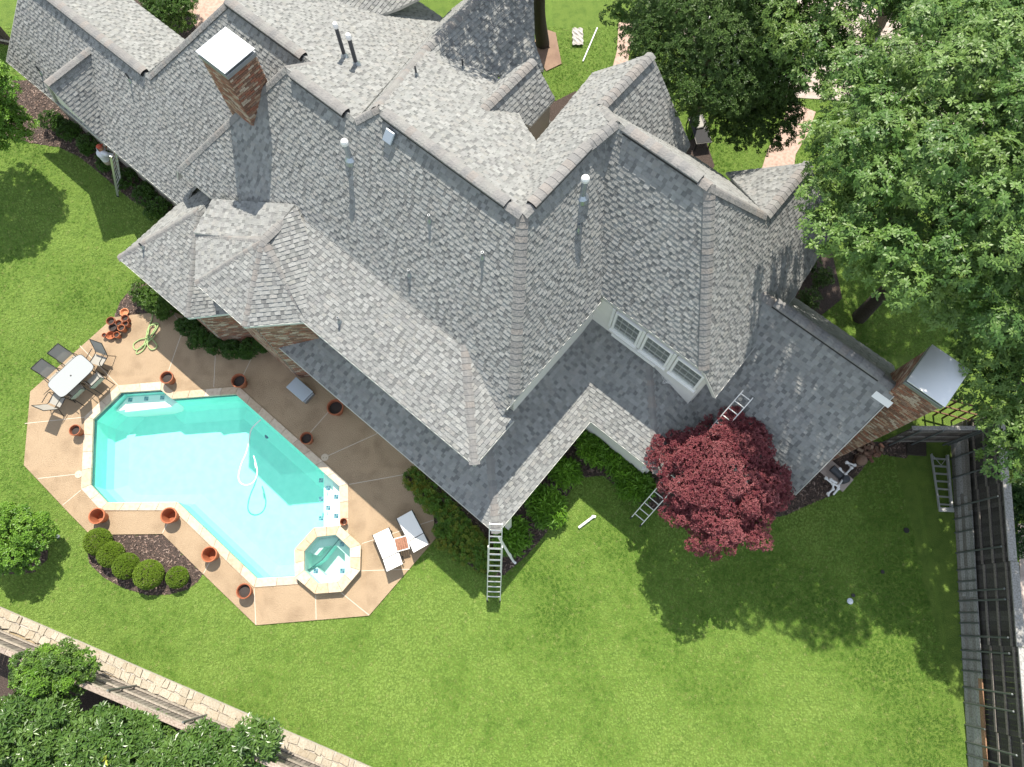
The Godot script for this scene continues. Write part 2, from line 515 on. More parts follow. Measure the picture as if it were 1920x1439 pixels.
func chimney(a0: float, a1: float, b0: float, b1: float, foot: float, top: float, capm: Material, lim: int, seen_foot_a: float, seen_foot_b: float, east: bool) -> Node3D:
	var ch := Node3D.new()
	ch.name = "chimney"
	house.add_child(ch, true)
	var core := MB.new()
	core.box(W((a0 + a1) / 2, (b0 + b1) / 2, (foot + top) / 2 - 0.1), Vector3((a1 - a0) / 2 - 0.012, (top - foot) / 2 - 0.1, (b1 - b0) / 2 - 0.012), Basis(DA(), Vector3.UP, -DB()))
	put(core, "mortar_core", M.mortar, ch)
	bricks(ch, W(a0, b0, 0), DA(), -DB(), a1 - a0, seen_foot_b, top - 0.2, lim)
	if east:
		bricks(ch, W(a1, b0, 0), DB(), DA(), b1 - b0, seen_foot_a, top - 0.2, lim)
		bricks(ch, W(a0, b0, 0), DB(), -DA(), b1 - b0, seen_foot_a, top - 0.2, 0)
	else:
		bricks(ch, W(a0, b0, 0), DB(), -DA(), b1 - b0, seen_foot_a, top - 0.2, lim)
		bricks(ch, W(a1, b0, 0), DB(), DA(), b1 - b0, seen_foot_a, top - 0.2, 0)
	bricks(ch, W(a0, b1, 0), DA(), DB(), a1 - a0, maxf(seen_foot_b, 3.0), top - 0.2, 0)
	var bs := Basis(DA(), Vector3.UP, -DB())
	var c := W((a0 + a1) / 2, (b0 + b1) / 2, 0)
	var ha := (a1 - a0) / 2; var hb := (b1 - b0) / 2
	var sk := MB.new()
	sk.box(c + Vector3.UP * (top - 0.13), Vector3(ha + 0.035, 0.065, hb + 0.035), bs, 0.006)
	put(sk, "flashing_skirt", M.lead, ch)
	var legs := MB.new()
	for s in [-1.0, 1.0]:
		for t in [-1.0, 1.0]:
			legs.box(c + bs * Vector3(s * (ha - 0.06), 0, t * (hb - 0.06)) + Vector3.UP * (top - 0.03), Vector3(0.03, 0.06, 0.03), bs)
	put(legs, "cap_legs", M.lead, ch)
	var cp := MB.new()
	cp.box(c + Vector3.UP * (top + 0.035), Vector3(ha + 0.045, 0.014, hb + 0.045), bs, 0.004)
	put(cp, "chimney_cap", capm, ch)
	return ch

func vent_pipe(at: Vector3, h: float, r: float, cap_m: Material, pipe_m: Material, capped := true) -> void:
	var v := Node3D.new(); v.name = "vent_pipe"; house.add_child(v, true); v.position = at
	var b := MB.new()
	b.lathe(Vector3.ZERO, [Vector2(r, -0.25), Vector2(r, h), Vector2(r * 0.8, h), Vector2(r * 0.8, h - 0.05), Vector2(0.001, h - 0.05)], 14)
	put(b, "pipe", pipe_m, v)
	var f := MB.new()
	f.lathe(Vector3.ZERO, [Vector2(r * 2.4, -0.1), Vector2(r * 2.0, 0.03), Vector2(r * 1.1, 0.12), Vector2(r, 0.13)], 14)
	put(f, "flashing", M.galvanised, v)
	if capped:
		var c := MB.new()
		c.lathe(Vector3(0, h, 0), [Vector2(r * 1.05, -0.10), Vector2(r * 1.35, -0.06), Vector2(r * 1.35, 0.02), Vector2(r * 1.0, 0.07), Vector2(0.001, 0.085)], 14)
		put(c, "pipe_cap", cap_m, v)

func build_house() -> void:
	house = thing("brick_house", "large house under steep grey shingle roofs with two brick chimneys", "house")
	make_caps()
	# south side of the main block: steep above, easing to a lower pitch below B = 4.49
	slope([W(-13.55, 6.76, 8.741), W(-10.95, 6.76, 8.741), W(-10.5, 7.17, 9.2), W(-5.69, 7.17, 9.2), W(-3.57, 4.357, 6.05), W(-3.55, 3.85, 5.482), W(-3.75, 3.85, 5.482), W(-5.42, 4.49, 6.198), W(-12.3, 4.49, 6.198), W(-13.6, 3.45, 5.034), W(-16.6, 3.45, 5.034)])
	slope([W(-12.3, 4.485, 6.2), W(-12.0, 3.2, 5.658), W(-9.9, 2.34, 5.297), W(-3.27, 2.34, 5.297), W(-5.42, 4.485, 6.2)])
	slope([W(-5.42, 4.49, 6.2), W(-3.27, 2.34, 5.3), W(-3.27, 3.95, 5.3), W(-3.75, 3.88, 5.5)])
	slope([W(-5.69, 7.17, 9.2), W(-5.69, 10.41, 9.2), W(-3.6, 8.13, 6.1), W(-3.5, 8.0, 5.952), W(-3.5, 3.95, 5.952), W(-3.57, 4.357, 6.056)])
	slope([W(-5.69, 10.41, 9.2), W(-5.5, 10.56, 9.4), W(-2.67, 10.56, 9.4), W(-0.1, 8.13, 6.1), W(-3.6, 8.13, 6.1)])
	slope([W(-2.67, 10.56, 9.4), W(-1.35, 12.0, 7.705), W(-1.35, 14.1, 7.705), W(0.33, 14.4, 5.548), W(0.57, 12.15, 5.24), W(0.57, 8.1, 5.24), W(-0.1, 8.13, 6.1)])
	slope([W(-1.35, 12.0, 7.705), W(-1.35, 14.1, 7.705), W(-3.35, 14.36, 5.137)])
	slope([W(-5.5, 10.56, 9.4), W(-2.67, 10.56, 9.4), W(-1.35, 12.0, 7.705), W(-3.35, 14.19, 5.13), W(-4.4, 14.19, 5.13), W(-4.55, 13.45, 6.0), W(-6.52, 11.5, 8.294)])
	slope([W(-5.69, 7.17, 9.2), W(-5.69, 10.4, 9.2), W(-5.45, 10.58, 9.44), W(-6.52, 11.5, 8.37), W(-6.52, 13.76, 8.37), W(-8.1, 13.4, 6.79), W(-7.64, 10.17, 7.25)])
	slope([W(-6.52, 11.5, 8.33), W(-6.52, 13.76, 8.33), W(-4.57, 13.8, 6.0), W(-4.53, 13.4, 5.95)])
	# north side
	slope([W(-10.5, 7.17, 9.2), W(-5.69, 7.17, 9.2), W(-7.64, 10.17, 7.25), Vector3(0.382, 7.033, -13.392), Vector3(-0.080, 6.469, -14.912), Vector3(-0.498, 6.074, -16.055), Vector3(-2.653, 6.863, -16.278)])
	slope([W(-10.5, 7.17, 9.2), Vector3(-2.653, 6.863, -16.278), Vector3(-1.107, 6.889, -18.212), Vector3(0.000, 6.922, -19.646), W(-15.4, 15.0, 3.467), W(-15.0, 13.7, 3.935), W(-10.95, 6.76, 8.67)])
	slope([Vector3(-2.653, 6.863, -16.278), Vector3(-1.107, 6.889, -18.212), Vector3(0.000, 6.922, -19.646), Vector3(0.679, 6.464, -18.838), Vector3(0.728, 6.026, -17.348), Vector3(1.018, 5.713, -16.587), Vector3(-0.250, 5.943, -16.111), Vector3(-0.498, 6.074, -16.055)])
	slope([W(-13.55, 6.76, 8.74), W(-10.95, 6.76, 8.74), W(-13.6, 11.6, 5.59)])
	slope([W(-17.2, 7.7, 8.0), W(-13.58, 7.7, 8.0), W(-13.58, 11.6, 5.465), W(-15.2, 14.2, 3.775), W(-19.5, 14.2, 3.775), W(-19.5, 9.9, 6.57)])
	slope([Vector3(-6.297, 6.388, -18.832), Vector3(-5.678, 6.345, -18.399), Vector3(-5.063, 6.061, -18.454), Vector3(-3.922, 4.964, -19.698), Vector3(-2.653, 3.562, -21.449), W(-17.2, 17.5, 6.6), W(-21.5, 16.5, 6.6)])
	# small front gable
	slope([W(-9.41, 9.93, 7.41), W(-9.41, 12.2, 7.41), W(-8.55, 12.2, 6.45), W(-8.5, 11.0, 6.4)])
	slope([W(-9.41, 9.93, 7.41), W(-9.41, 12.2, 7.41), W(-10.3, 12.2, 6.45), W(-10.3, 11.3, 6.45)])
	# west hip of the main block, and the west wing
	slope([W(-13.55, 6.76, 8.74), W(-13.6, 7.7, 8.1), W(-17.4, 3.45, 3.9), W(-16.6, 3.45, 4.95)])
	slope([W(-26.7, 2.95, 3.0), W(-26.2, 5.2, 5.3625), W(-19.68, 5.2, 5.3625), W(-17.2, 7.7, 7.9875), W(-13.7, 7.7, 7.9875), W(-16.9, 3.5, 3.5775), W(-17.0, 2.95, 3.0)])
	slope([W(-26.2, 5.2, 5.3625), W(-19.68, 5.2, 5.3625), W(-18.9, 7.6, 3.56), W(-26.7, 7.6, 3.56)])
	slope([W(-19.68, 5.2, 5.3625), W(-17.2, 7.7, 7.9875), W(-17.6, 9.9, 6.5), W(-20.4, 7.6, 4.0)])
	slope([W(-22.55, 2.93, 4.93), W(-22.55, 4.79, 4.93), W(-21.2, 2.93, 2.99)])
	slope([W(-22.55, 2.93, 4.93), W(-22.55, 4.79, 4.93), W(-23.9, 2.93, 2.99)])
	# east wing
	slope([W(0.2, 8.1, 3.0), W(4.2, 8.1, 3.0), W(4.15, 10.95, 6.2), W(-0.36, 10.95, 6.2)])
	slope([W(-0.36, 10.95, 6.2), W(4.15, 10.95, 6.2), W(4.35, 13.45, 3.05), W(0.2, 13.45, 3.05)])
	# lower roofs round the south corner
	slope([W(-12.2, 1.5, 3.0), W(-1.85, 1.5, 3.0), W(-3.85, 3.5, 4.0), W(-12.2, 3.5, 4.0)])
	slope([W(-1.85, 1.5, 3.0), W(-1.85, 5.95, 3.0), W(-4.25, 8.35, 4.2), W(-4.25, 3.9, 4.2)])
	slope([W(-1.85, 5.95, 3.0), W(0.71, 5.95, 3.0), W(-1.69, 8.35, 4.2), W(-4.25, 8.35, 4.2)])
	slope([W(0.71, 5.95, 3.0), W(0.71, 9.2, 3.0), W(-1.69, 9.2, 4.2), W(-1.69, 8.35, 4.2)])
	# half-octagon bay roof
	var he := 5.2
	var P := [W(-14.28, 2.28, he), W(-13.11, 1.18, he), W(-11.0, 1.15, he), W(-9.75, 2.42, he)]
	var ap := W(-11.9, 3.21, 6.28); var bk := W(-11.93, 4.62, 6.28)
	slope([P[1], P[2], ap]); slope([P[0], P[1], ap]); slope([P[2], P[3], ap])
	slope([P[0], ap, bk, W(-14.7, 3.38, 5.5)])
	slope([P[3], ap, bk, W(-9.95, 3.6, 5.75)])
	# low hipped bay further west
	var g := W(-15.35, 2.97, 4.6); var g2 := W(-15.35, 4.1, 4.6)
	slope([W(-17.3, 0.3, 3.0), W(-13.9, 0.33, 3.0), g]); slope([W(-17.3, 0.3, 3.0), g, g2, W(-17.3, 4.1, 3.0)])
	slope([W(-13.9, 0.33, 3.0), W(-12.85, 1.45, 3.0), g]); slope([W(-12.85, 1.45, 3.0), W(-12.85, 4.1, 3.0), g2, g])
	# caps, the most visible first
	caps(W(-3.57, 4.34, 6.05), W(-5.69, 7.17, 9.2)); caps(W(-3.27, 2.34, 5.3), W(-5.46, 4.53, 6.23)); caps(W(-0.1, 8.13, 6.1), W(-2.67, 10.56, 9.4))
	caps(P[1], ap); caps(P[2], ap); caps(P[3], ap); caps(P[0], ap); caps(ap, bk)
	caps(W(-1.85, 1.5, 3.0), W(-3.6, 3.25, 3.875)); caps(W(0.71, 5.95, 3.0), W(-1.5, 8.16, 4.105))
	caps(W(-17.3, 0.3, 3.0), g); caps(W(-13.9, 0.33, 3.0), g)
	caps(W(-16.55, 3.5, 5.07), W(-13.55, 6.76, 8.745))
	caps(W(-10.2, 7.17, 9.2), W(-6.15, 7.17, 9.2), true); caps(W(-13.25, 6.76, 8.74), W(-11.3, 6.76, 8.74), true)
	caps(W(-5.69, 7.5, 9.2), W(-5.69, 9.7, 9.2), true); caps(W(-5.2, 10.56, 9.4), W(-2.95, 10.56, 9.4), true)
	caps(W(0.25, 10.95, 6.2), W(3.6, 10.95, 6.2), true)
	caps(W(-10.95, 6.76, 8.76), W(-10.45, 7.2, 9.22)); caps(W(-1.35, 12.0, 7.71), W(-2.67, 10.56, 9.4)); caps(Vector3(-2.653, 6.863, -16.278), W(-10.5, 7.17, 9.2))
	caps(W(-5.69, 9.7, 9.2), W(-5.5, 10.56, 9.4)); caps(W(-6.52, 11.5, 8.33), W(-5.48, 10.58, 9.42))
	caps(W(-6.15, 7.17, 9.2), W(-5.69, 7.17, 9.22)); caps(W(-5.69, 7.5, 9.2), W(-5.69, 7.17, 9.22)); caps(W(-2.95, 10.56, 9.4), W(-2.67, 10.56, 9.41)); caps(W(-0.3, 10.95, 6.2), W(0.25, 10.95, 6.2)); caps(W(3.6, 10.95, 6.2), W(4.05, 10.95, 6.2))
	caps(W(-6.52, 11.5, 8.35), W(-6.52, 13.76, 8.35)); caps(W(-1.35, 12.0, 7.71), W(-1.35, 14.1, 7.71)); caps(Vector3(-2.653, 6.863, -16.278), Vector3(-1.107, 6.889, -18.212))
	caps(W(-9.41, 9.93, 7.41), W(-9.41, 12.2, 7.41)); caps(W(-22.55, 4.79, 4.93), W(-22.55, 2.93, 4.93)); caps(W(-19.68, 5.2, 5.38), W(-17.2, 7.7, 8.0))
	caps(W(-13.57, 7.68, 8.14), W(-13.55, 6.76, 8.75))
	caps(W(-26.2, 5.2, 5.36), W(-19.9, 5.2, 5.36), true); caps(W(-17.2, 7.7, 7.99), W(-14.1, 7.7, 7.99), true)
	# walls
	var wp: Material = M.white_paint
	wall(Vector2(-12.0, 2.75), Vector2(-3.85, 2.75), 0, 5.2, wp); wall(Vector2(-3.85, 2.75), Vector2(-3.85, 4.0), 0, 5.2, wp); wall(Vector2(-3.78, 4.45), Vector2(-3.78, 8.3), 0, 5.85, wp)
	wall(Vector2(-3.88, 8.25), Vector2(0.12, 8.25), 2.5, 5.75, wp, "window_wall", 0.12); wall(Vector2(0.06, 8.32), Vector2(0.06, 12.0), 0, 5.6, wp)
	wall(Vector2(-0.1, 8.5), Vector2(3.9, 8.5), 0, 3.0, M.mortar, "brick_wall"); wall(Vector2(3.9, 8.5), Vector2(3.9, 13.1), 0, 3.0, M.mortar, "brick_wall"); wall(Vector2(0.2, 13.0), Vector2(3.9, 13.0), 0, 3.0, M.mortar, "brick_wall")
	wall(Vector2(-3.9, 14.0), Vector2(0.2, 14.0), 0, 5.1, M.mortar, "brick_wall"); wall(Vector2(-8.2, 13.3), Vector2(-4.8, 13.3), 0, 5.9, M.mortar, "brick_wall"); wall(Vector2(-4.8, 13.2), Vector2(-3.9, 13.2), 0, 4.8, M.mortar, "brick_wall")
	wall(Vector2(0.2, 12.4), Vector2(0.2, 14.1), 0, 4.4, M.mortar, "brick_wall"); wall(Vector2(-7.5, 10.4), Vector2(-7.5, 13.3), 0, 6.9, M.mortar, "brick_wall")
	wall(Vector2(-12.5, 12.2), Vector2(-8.7, 12.2), 0, 5.2, M.mortar, "brick_wall"); wall(Vector2(-8.8, 10.7), Vector2(-8.8, 12.2), 0, 6.0, M.mortar, "brick_wall"); wall(Vector2(-8.8, 10.7), Vector2(-7.8, 10.7), 0, 6.2, M.mortar, "brick_wall")
	wall(Vector2(-26.2, 3.3), Vector2(-17.0, 3.3), 0, 3.0, M.mortar, "brick_wall"); wall(Vector2(-26.2, 3.3), Vector2(-26.2, 7.3), 0, 3.3, M.mortar, "brick_wall"); wall(Vector2(-26.2, 7.3), Vector2(-19.0, 7.3), 0, 3.4, M.mortar, "brick_wall")
	wall(Vector2(-19.3, 7.3), Vector2(-19.3, 13.6), 0, 3.8, M.mortar, "brick_wall"); wall(Vector2(-1.9, 2.0), Vector2(-1.9, 2.15), 0, 2.9, wp, "porch_post", 0.15); wall(Vector2(-11.8, 1.9), Vector2(-11.65, 1.9), 0, 2.9, wp, "porch_post", 0.15)
	wall(Vector2(0.4, 6.4), Vector2(0.4, 8.5), 0, 2.9, wp); wall(Vector2(-2.3, 6.4), Vector2(0.4, 6.4), 0, 2.9, wp); wall(Vector2(-2.3, 2.8), Vector2(-2.3, 6.4), 0, 2.9, wp); wall(Vector2(-3.95, 2.8), Vector2(-2.3, 2.8), 0, 2.9, wp)
	var oct := [Vector2(-14.0, 2.45), Vector2(-13.0, 1.45), Vector2(-11.1, 1.45), Vector2(-10.0, 2.55)]
	for i in 3: wall(oct[i], oct[i + 1], 0, 5.15, M.mortar, "brick_wall")
	var lowb := [Vector2(-17.0, 3.3), Vector2(-17.0, 0.65), Vector2(-14.05, 0.65), Vector2(-13.2, 1.55)]
	for i in 3: wall(lowb[i], lowb[i + 1], 0, 2.95, M.mortar, "brick_wall")
	var bay := Node3D.new(); bay.name = "bay_wall"; house.add_child(bay, true)
	for i in [1, 2]:
		var p0 := W(oct[i].x, oct[i].y, 0); var p1 := W(oct[i + 1].x, oct[i + 1].y, 0)
		var uu := (p1 - p0).normalized()
		var nn := uu.cross(Vector3.UP)
		if nn.dot(-DB()) < 0: nn = -nn
		bricks(bay, p0 + nn * 0.1, uu, nn, p0.distance_to(p1), 0.1, 5.1, 0)
		var l0 := W(lowb[i].x, lowb[i].y, 0); var l1 := W(lowb[i + 1].x, lowb[i + 1].y, 0)
		uu = (l1 - l0).normalized(); nn = uu.cross(Vector3.UP)
		if nn.dot(-DB()) < 0: nn = -nn
		bricks(bay, l0 + nn * 0.1, uu, nn, l0.distance_to(l1), 0.1, 2.9, 0)
	var gab := Node3D.new(); gab.name = "gable_wall"; house.add_child(gab, true)
	bricks(gab, W(4.0, 8.4, 0), DB(), DA(), 4.7, 0.1, 3.0, 0)
	# gable ends
	var ge := MB.new()
	ge.tri(W(3.99, 8.3, 3.0), W(3.99, 13.3, 3.0), W(3.99, 10.95, 6.05), DA()); ge.tri(W(3.8, 8.3, 3.0), W(3.8, 13.3, 3.0), W(3.8, 10.95, 6.05), -DA())
	put(ge, "gable_end", M.mortar, house)
	ge = MB.new()
	for r in [[W(-6.52, 13.5, 8.2), W(-8.0, 13.3, 6.6), W(-4.7, 13.5, 5.9)], [W(-1.35, 13.95, 7.6), W(-3.2, 14.1, 5.1), W(0.2, 14.1, 5.4)], [W(-9.41, 12.1, 7.3), W(-10.2, 12.1, 5.2), W(-8.65, 12.1, 5.2)], [W(-26.2, 3.2, 3.1), W(-26.2, 5.2, 5.2), W(-26.2, 7.4, 3.5)], [W(-22.55, 3.0, 4.8), W(-23.7, 3.0, 3.0), W(-21.4, 3.0, 3.0)]]:
		ge.tri(r[0], r[1], r[2])
	put(ge, "gable_infill", wp, house)
	# fascias and gutters
	for r in [[W(-9.9, 2.32, 5.23), W(-3.27, 2.32, 5.23)], [W(-3.25, 2.33, 5.23), W(-3.25, 3.95, 5.23)], [W(-3.48, 3.93, 5.88), W(-3.48, 8.0, 5.88)], [W(-3.5, 8.11, 6.03), W(-0.1, 8.11, 6.03)], [W(-0.1, 8.09, 6.02), W(0.57, 8.07, 5.17)], [W(0.59, 8.08, 5.17), W(0.59, 12.15, 5.17)], [W(-12.2, 1.48, 2.94), W(-1.85, 1.48, 2.94)], [W(-1.83, 1.5, 2.94), W(-1.83, 5.95, 2.94)], [W(-1.85, 5.93, 2.94), W(0.71, 5.93, 2.94)], [W(0.73, 5.95, 2.94), W(0.73, 9.0, 2.94)], [W(0.7, 8.08, 2.94), W(4.2, 8.08, 2.94)], [W(4.22, 8.1, 2.94), W(4.17, 10.9, 6.1)], [W(-26.7, 2.93, 2.94), W(-17.0, 2.93, 2.94)], [W(-26.72, 2.95, 2.94), W(-26.22, 5.2, 5.30)], [W(-17.3, 0.28, 2.94), W(-13.9, 0.31, 2.94)], [W(-13.9, 0.31, 2.94), W(-12.85, 1.43, 2.94)], [W(-13.11, 1.16, 5.14), W(-11.0, 1.13, 5.14)], [W(-11.0, 1.13, 5.14), W(-9.73, 2.40, 5.14)]]:
		trim(r[0], r[1], M.trim)
	# soffit boards
	var so := MB.new()
	so.quad(W(-3.6, 8.13, 5.96), W(-0.05, 8.13, 5.96), W(-0.05, 8.3, 5.96), W(-3.6, 8.3, 5.96), Vector3.DOWN)
	so.quad(W(-9.9, 2.36, 5.17), W(-3.3, 2.36, 5.17), W(-3.3, 2.85, 5.17), W(-9.9, 2.85, 5.17), Vector3.DOWN)
	so.quad(W(-3.5, 4.45, 5.82), W(-3.5, 8.1, 5.82), W(-3.85, 8.1, 5.82), W(-3.85, 4.45, 5.82), Vector3.DOWN)
	put(so, "soffit", wp, house)
	# three windows looking south-west
	for i in 3:
		var a0: float = [-2.95, -1.9, -0.85][i]
		window(a0, a0 + 0.84, 8.11, 4.70, 5.80, i == 1)
	for r in [[-3.01, 4.62], [-1.96, 4.62], [-0.91, 4.62]]:
		var mul := MB.new()
		mul.box(W(r[0] - 0.06, 8.16, 5.2), Vector3(0.05, 0.62, 0.035), Basis(DA(), Vector3.UP, -DB()), 0.006)
		put(mul, "window_casing", M.frame_white, house)
	var led := MB.new()
	led.box(W(-2.1, 8.12, 4.36), Vector3(0.80, 0.07, 0.06), Basis(DA(), Vector3.UP, -DB()), 0.01)
	put(led, "window_ledge", M.frame_white, house)
	# flashing at the foot of the east chimney
	var fl := MB.new()
	var fn := (Vector3.UP - DB() * 1.123).normalized()
	fl.box(W(4.02, 10.62, 5.86), Vector3(0.26, 0.01, 0.10), Basis(DA(), fn, DA().cross(fn)))
	put(fl, "chimney_flashing", M.frame_white, house)
	chimney(-15.12, -14.1, 5.42, 6.38, 4.5, 9.3, M.bright_cap, 70, 6.2, 5.6, true)
	chimney(4.02, 5.02, 10.8, 12.0, 0.0, 7.0, M.polished_cap, 80, 0.0, 0.0, false)
	# pipes, vents and flashings
	vent_pipe(Vector3(-4.288, 8.001, -11.560), 0.72, 0.075, M.white_plastic, M.galvanised); vent_pipe(Vector3(1.786, 8.400, -10.142), 0.8, 0.08, M.white_plastic, M.galvanised)
	vent_pipe(Vector3(-4.852, 7.465, -15.456), 1.15, 0.055, M.white_plastic, M.pipe_black); vent_pipe(Vector3(-4.496, 7.454, -15.179), 1.05, 0.06, M.white_plastic, M.pipe_black)
	for q: Vector3 in [Vector3(-2.115, 7.974, -9.706), Vector3(-0.739, 8.030, -8.616), Vector3(-2.766, 6.730, -8.802), Vector3(-4.858, 5.555, -7.932), Vector3(1.705, 7.878, -9.498)]:
		vent_pipe(q, 0.3, 0.035, M.lead, M.lead, false)
	for q: Vector3 in [Vector3(-12.565, 4.942, -16.809), Vector3(-16.804, 3.423, -18.477), Vector3(-1.486, 6.605, -15.818), Vector3(-2.688, 7.759, -14.509)]:
		vent_pipe(q, 0.35, 0.03, M.pipe_black, M.pipe_black, false)
	for q: Vector3 in [W(-16.55, 1.05, 3.5), W(-13.4, 1.7, 3.4)]:
		vent_pipe(q, 0.25, 0.03, M.pipe_black, M.pipe_black, false)
	var bv := MB.new()
	var bvn := (Vector3.UP + DB() * -1.12).normalized()
	bv.box(Vector3(-3.067, 8.906, -11.590) + bvn * 0.07, Vector3(0.15, 0.06, 0.17), Basis(DA(), bvn, DA().cross(bvn)), 0.02)
	put(bv, "box_vent", M.galvanised, house)

func window(a0: float, a1: float, bb: float, h0: float, h1: float, gap: bool) -> void:
	var w := Node3D.new(); w.name = "window"; house.add_child(w, true)
	var bs := Basis(DA(), Vector3.UP, -DB())
	var c := W((a0 + a1) / 2, bb, (h0 + h1) / 2)
	var hw := (a1 - a0) / 2; var hh := (h1 - h0) / 2
	for r in [[Vector3(-hw, 0, -0.02), Vector3(0.035, hh + 0.035, 0.059)], [Vector3(hw, 0, -0.02), Vector3(0.035, hh + 0.035, 0.059)], [Vector3(0, hh, -0.02), Vector3(hw - 0.036, 0.035, 0.059)], [Vector3(0, -hh, -0.02), Vector3(hw - 0.036, 0.03, 0.059)]]:
		var f := MB.new(); f.box(c + bs * r[0], r[1], bs, 0.006); put(f, "frame", M.frame_white, w)
	for k in [1, 2, 3]:
		var f := MB.new(); f.box(c + bs * Vector3(-hw + k * hw / 2, 0, -0.003), Vector3(0.005, hh - 0.031, 0.010), bs); put(f, "muntin", M.trim, w)
	for k in [1, 2]:
		var f := MB.new(); f.box(c + bs * Vector3(0, -hh + k * hh * 2 / 3, 0.001), Vector3(hw - 0.036, 0.005, 0.010), bs); put(f, "muntin", M.trim, w)
	for i in 4:
		for j in 3:
			var p := MB.new()
			p.box(c + bs * Vector3(-hw + (i + 0.5) * hw / 2, -hh + (j + 0.5) * hh * 2 / 3, -0.012), Vector3(hw / 4 - 0.01, hh / 3 - 0.01, 0.002), bs)
			put(p, "pane", M.window_glass, w)
	for k in 14:
		if gap and k in [0, 1, 2]: continue
		var s := MB.new()
		s.box(c + bs * Vector3(0, -hh + (k + 0.5) * hh * 2 / 14, -0.035), Vector3(hw - 0.04, hh / 14 - 0.002, 0.004), bs * Basis(Vector3.RIGHT, 0.5))
		put(s, "blind_slat", M.blind, w)
	var d := MB.new(); d.box(c + bs * Vector3(0, 0, -0.06), Vector3(hw - 0.02, hh - 0.02, 0.003), bs); put(d, "room_behind", M.dark_room, w)
	var si := MB.new(); si.box(c + bs * Vector3(0, -hh - 0.05, 0.03), Vector3(hw + 0.06, 0.02, 0.06), bs, 0.005); put(si, "sill", M.frame_white, w)

# ---------------------------------------------------------------- ground
func poly(a: Array) -> PackedVector2Array:
	return PackedVector2Array(a)

func strip(a: Vector2, b: Vector2, w: float, y: float, m: Material, called: String, parent: Node) -> void:
	var d := (b - a).normalized(); var o := Vector2(-d.y, d.x) * w / 2
	var k := MB.new()
	k.slab(poly([a + o, b + o, b - o, a - o]), y - 0.003, y, true, false)
	put(k, called, m, parent)

var DECK: PackedVector2Array
var POOL: PackedVector2Array       # inner edge of the coping
var POOL_OUT: PackedVector2Array
var SPA_OUT: PackedVector2Array
var SPA_IN: PackedVector2Array
var BEDS := []
var PATHS := []
var HOUSE_FOOT := []

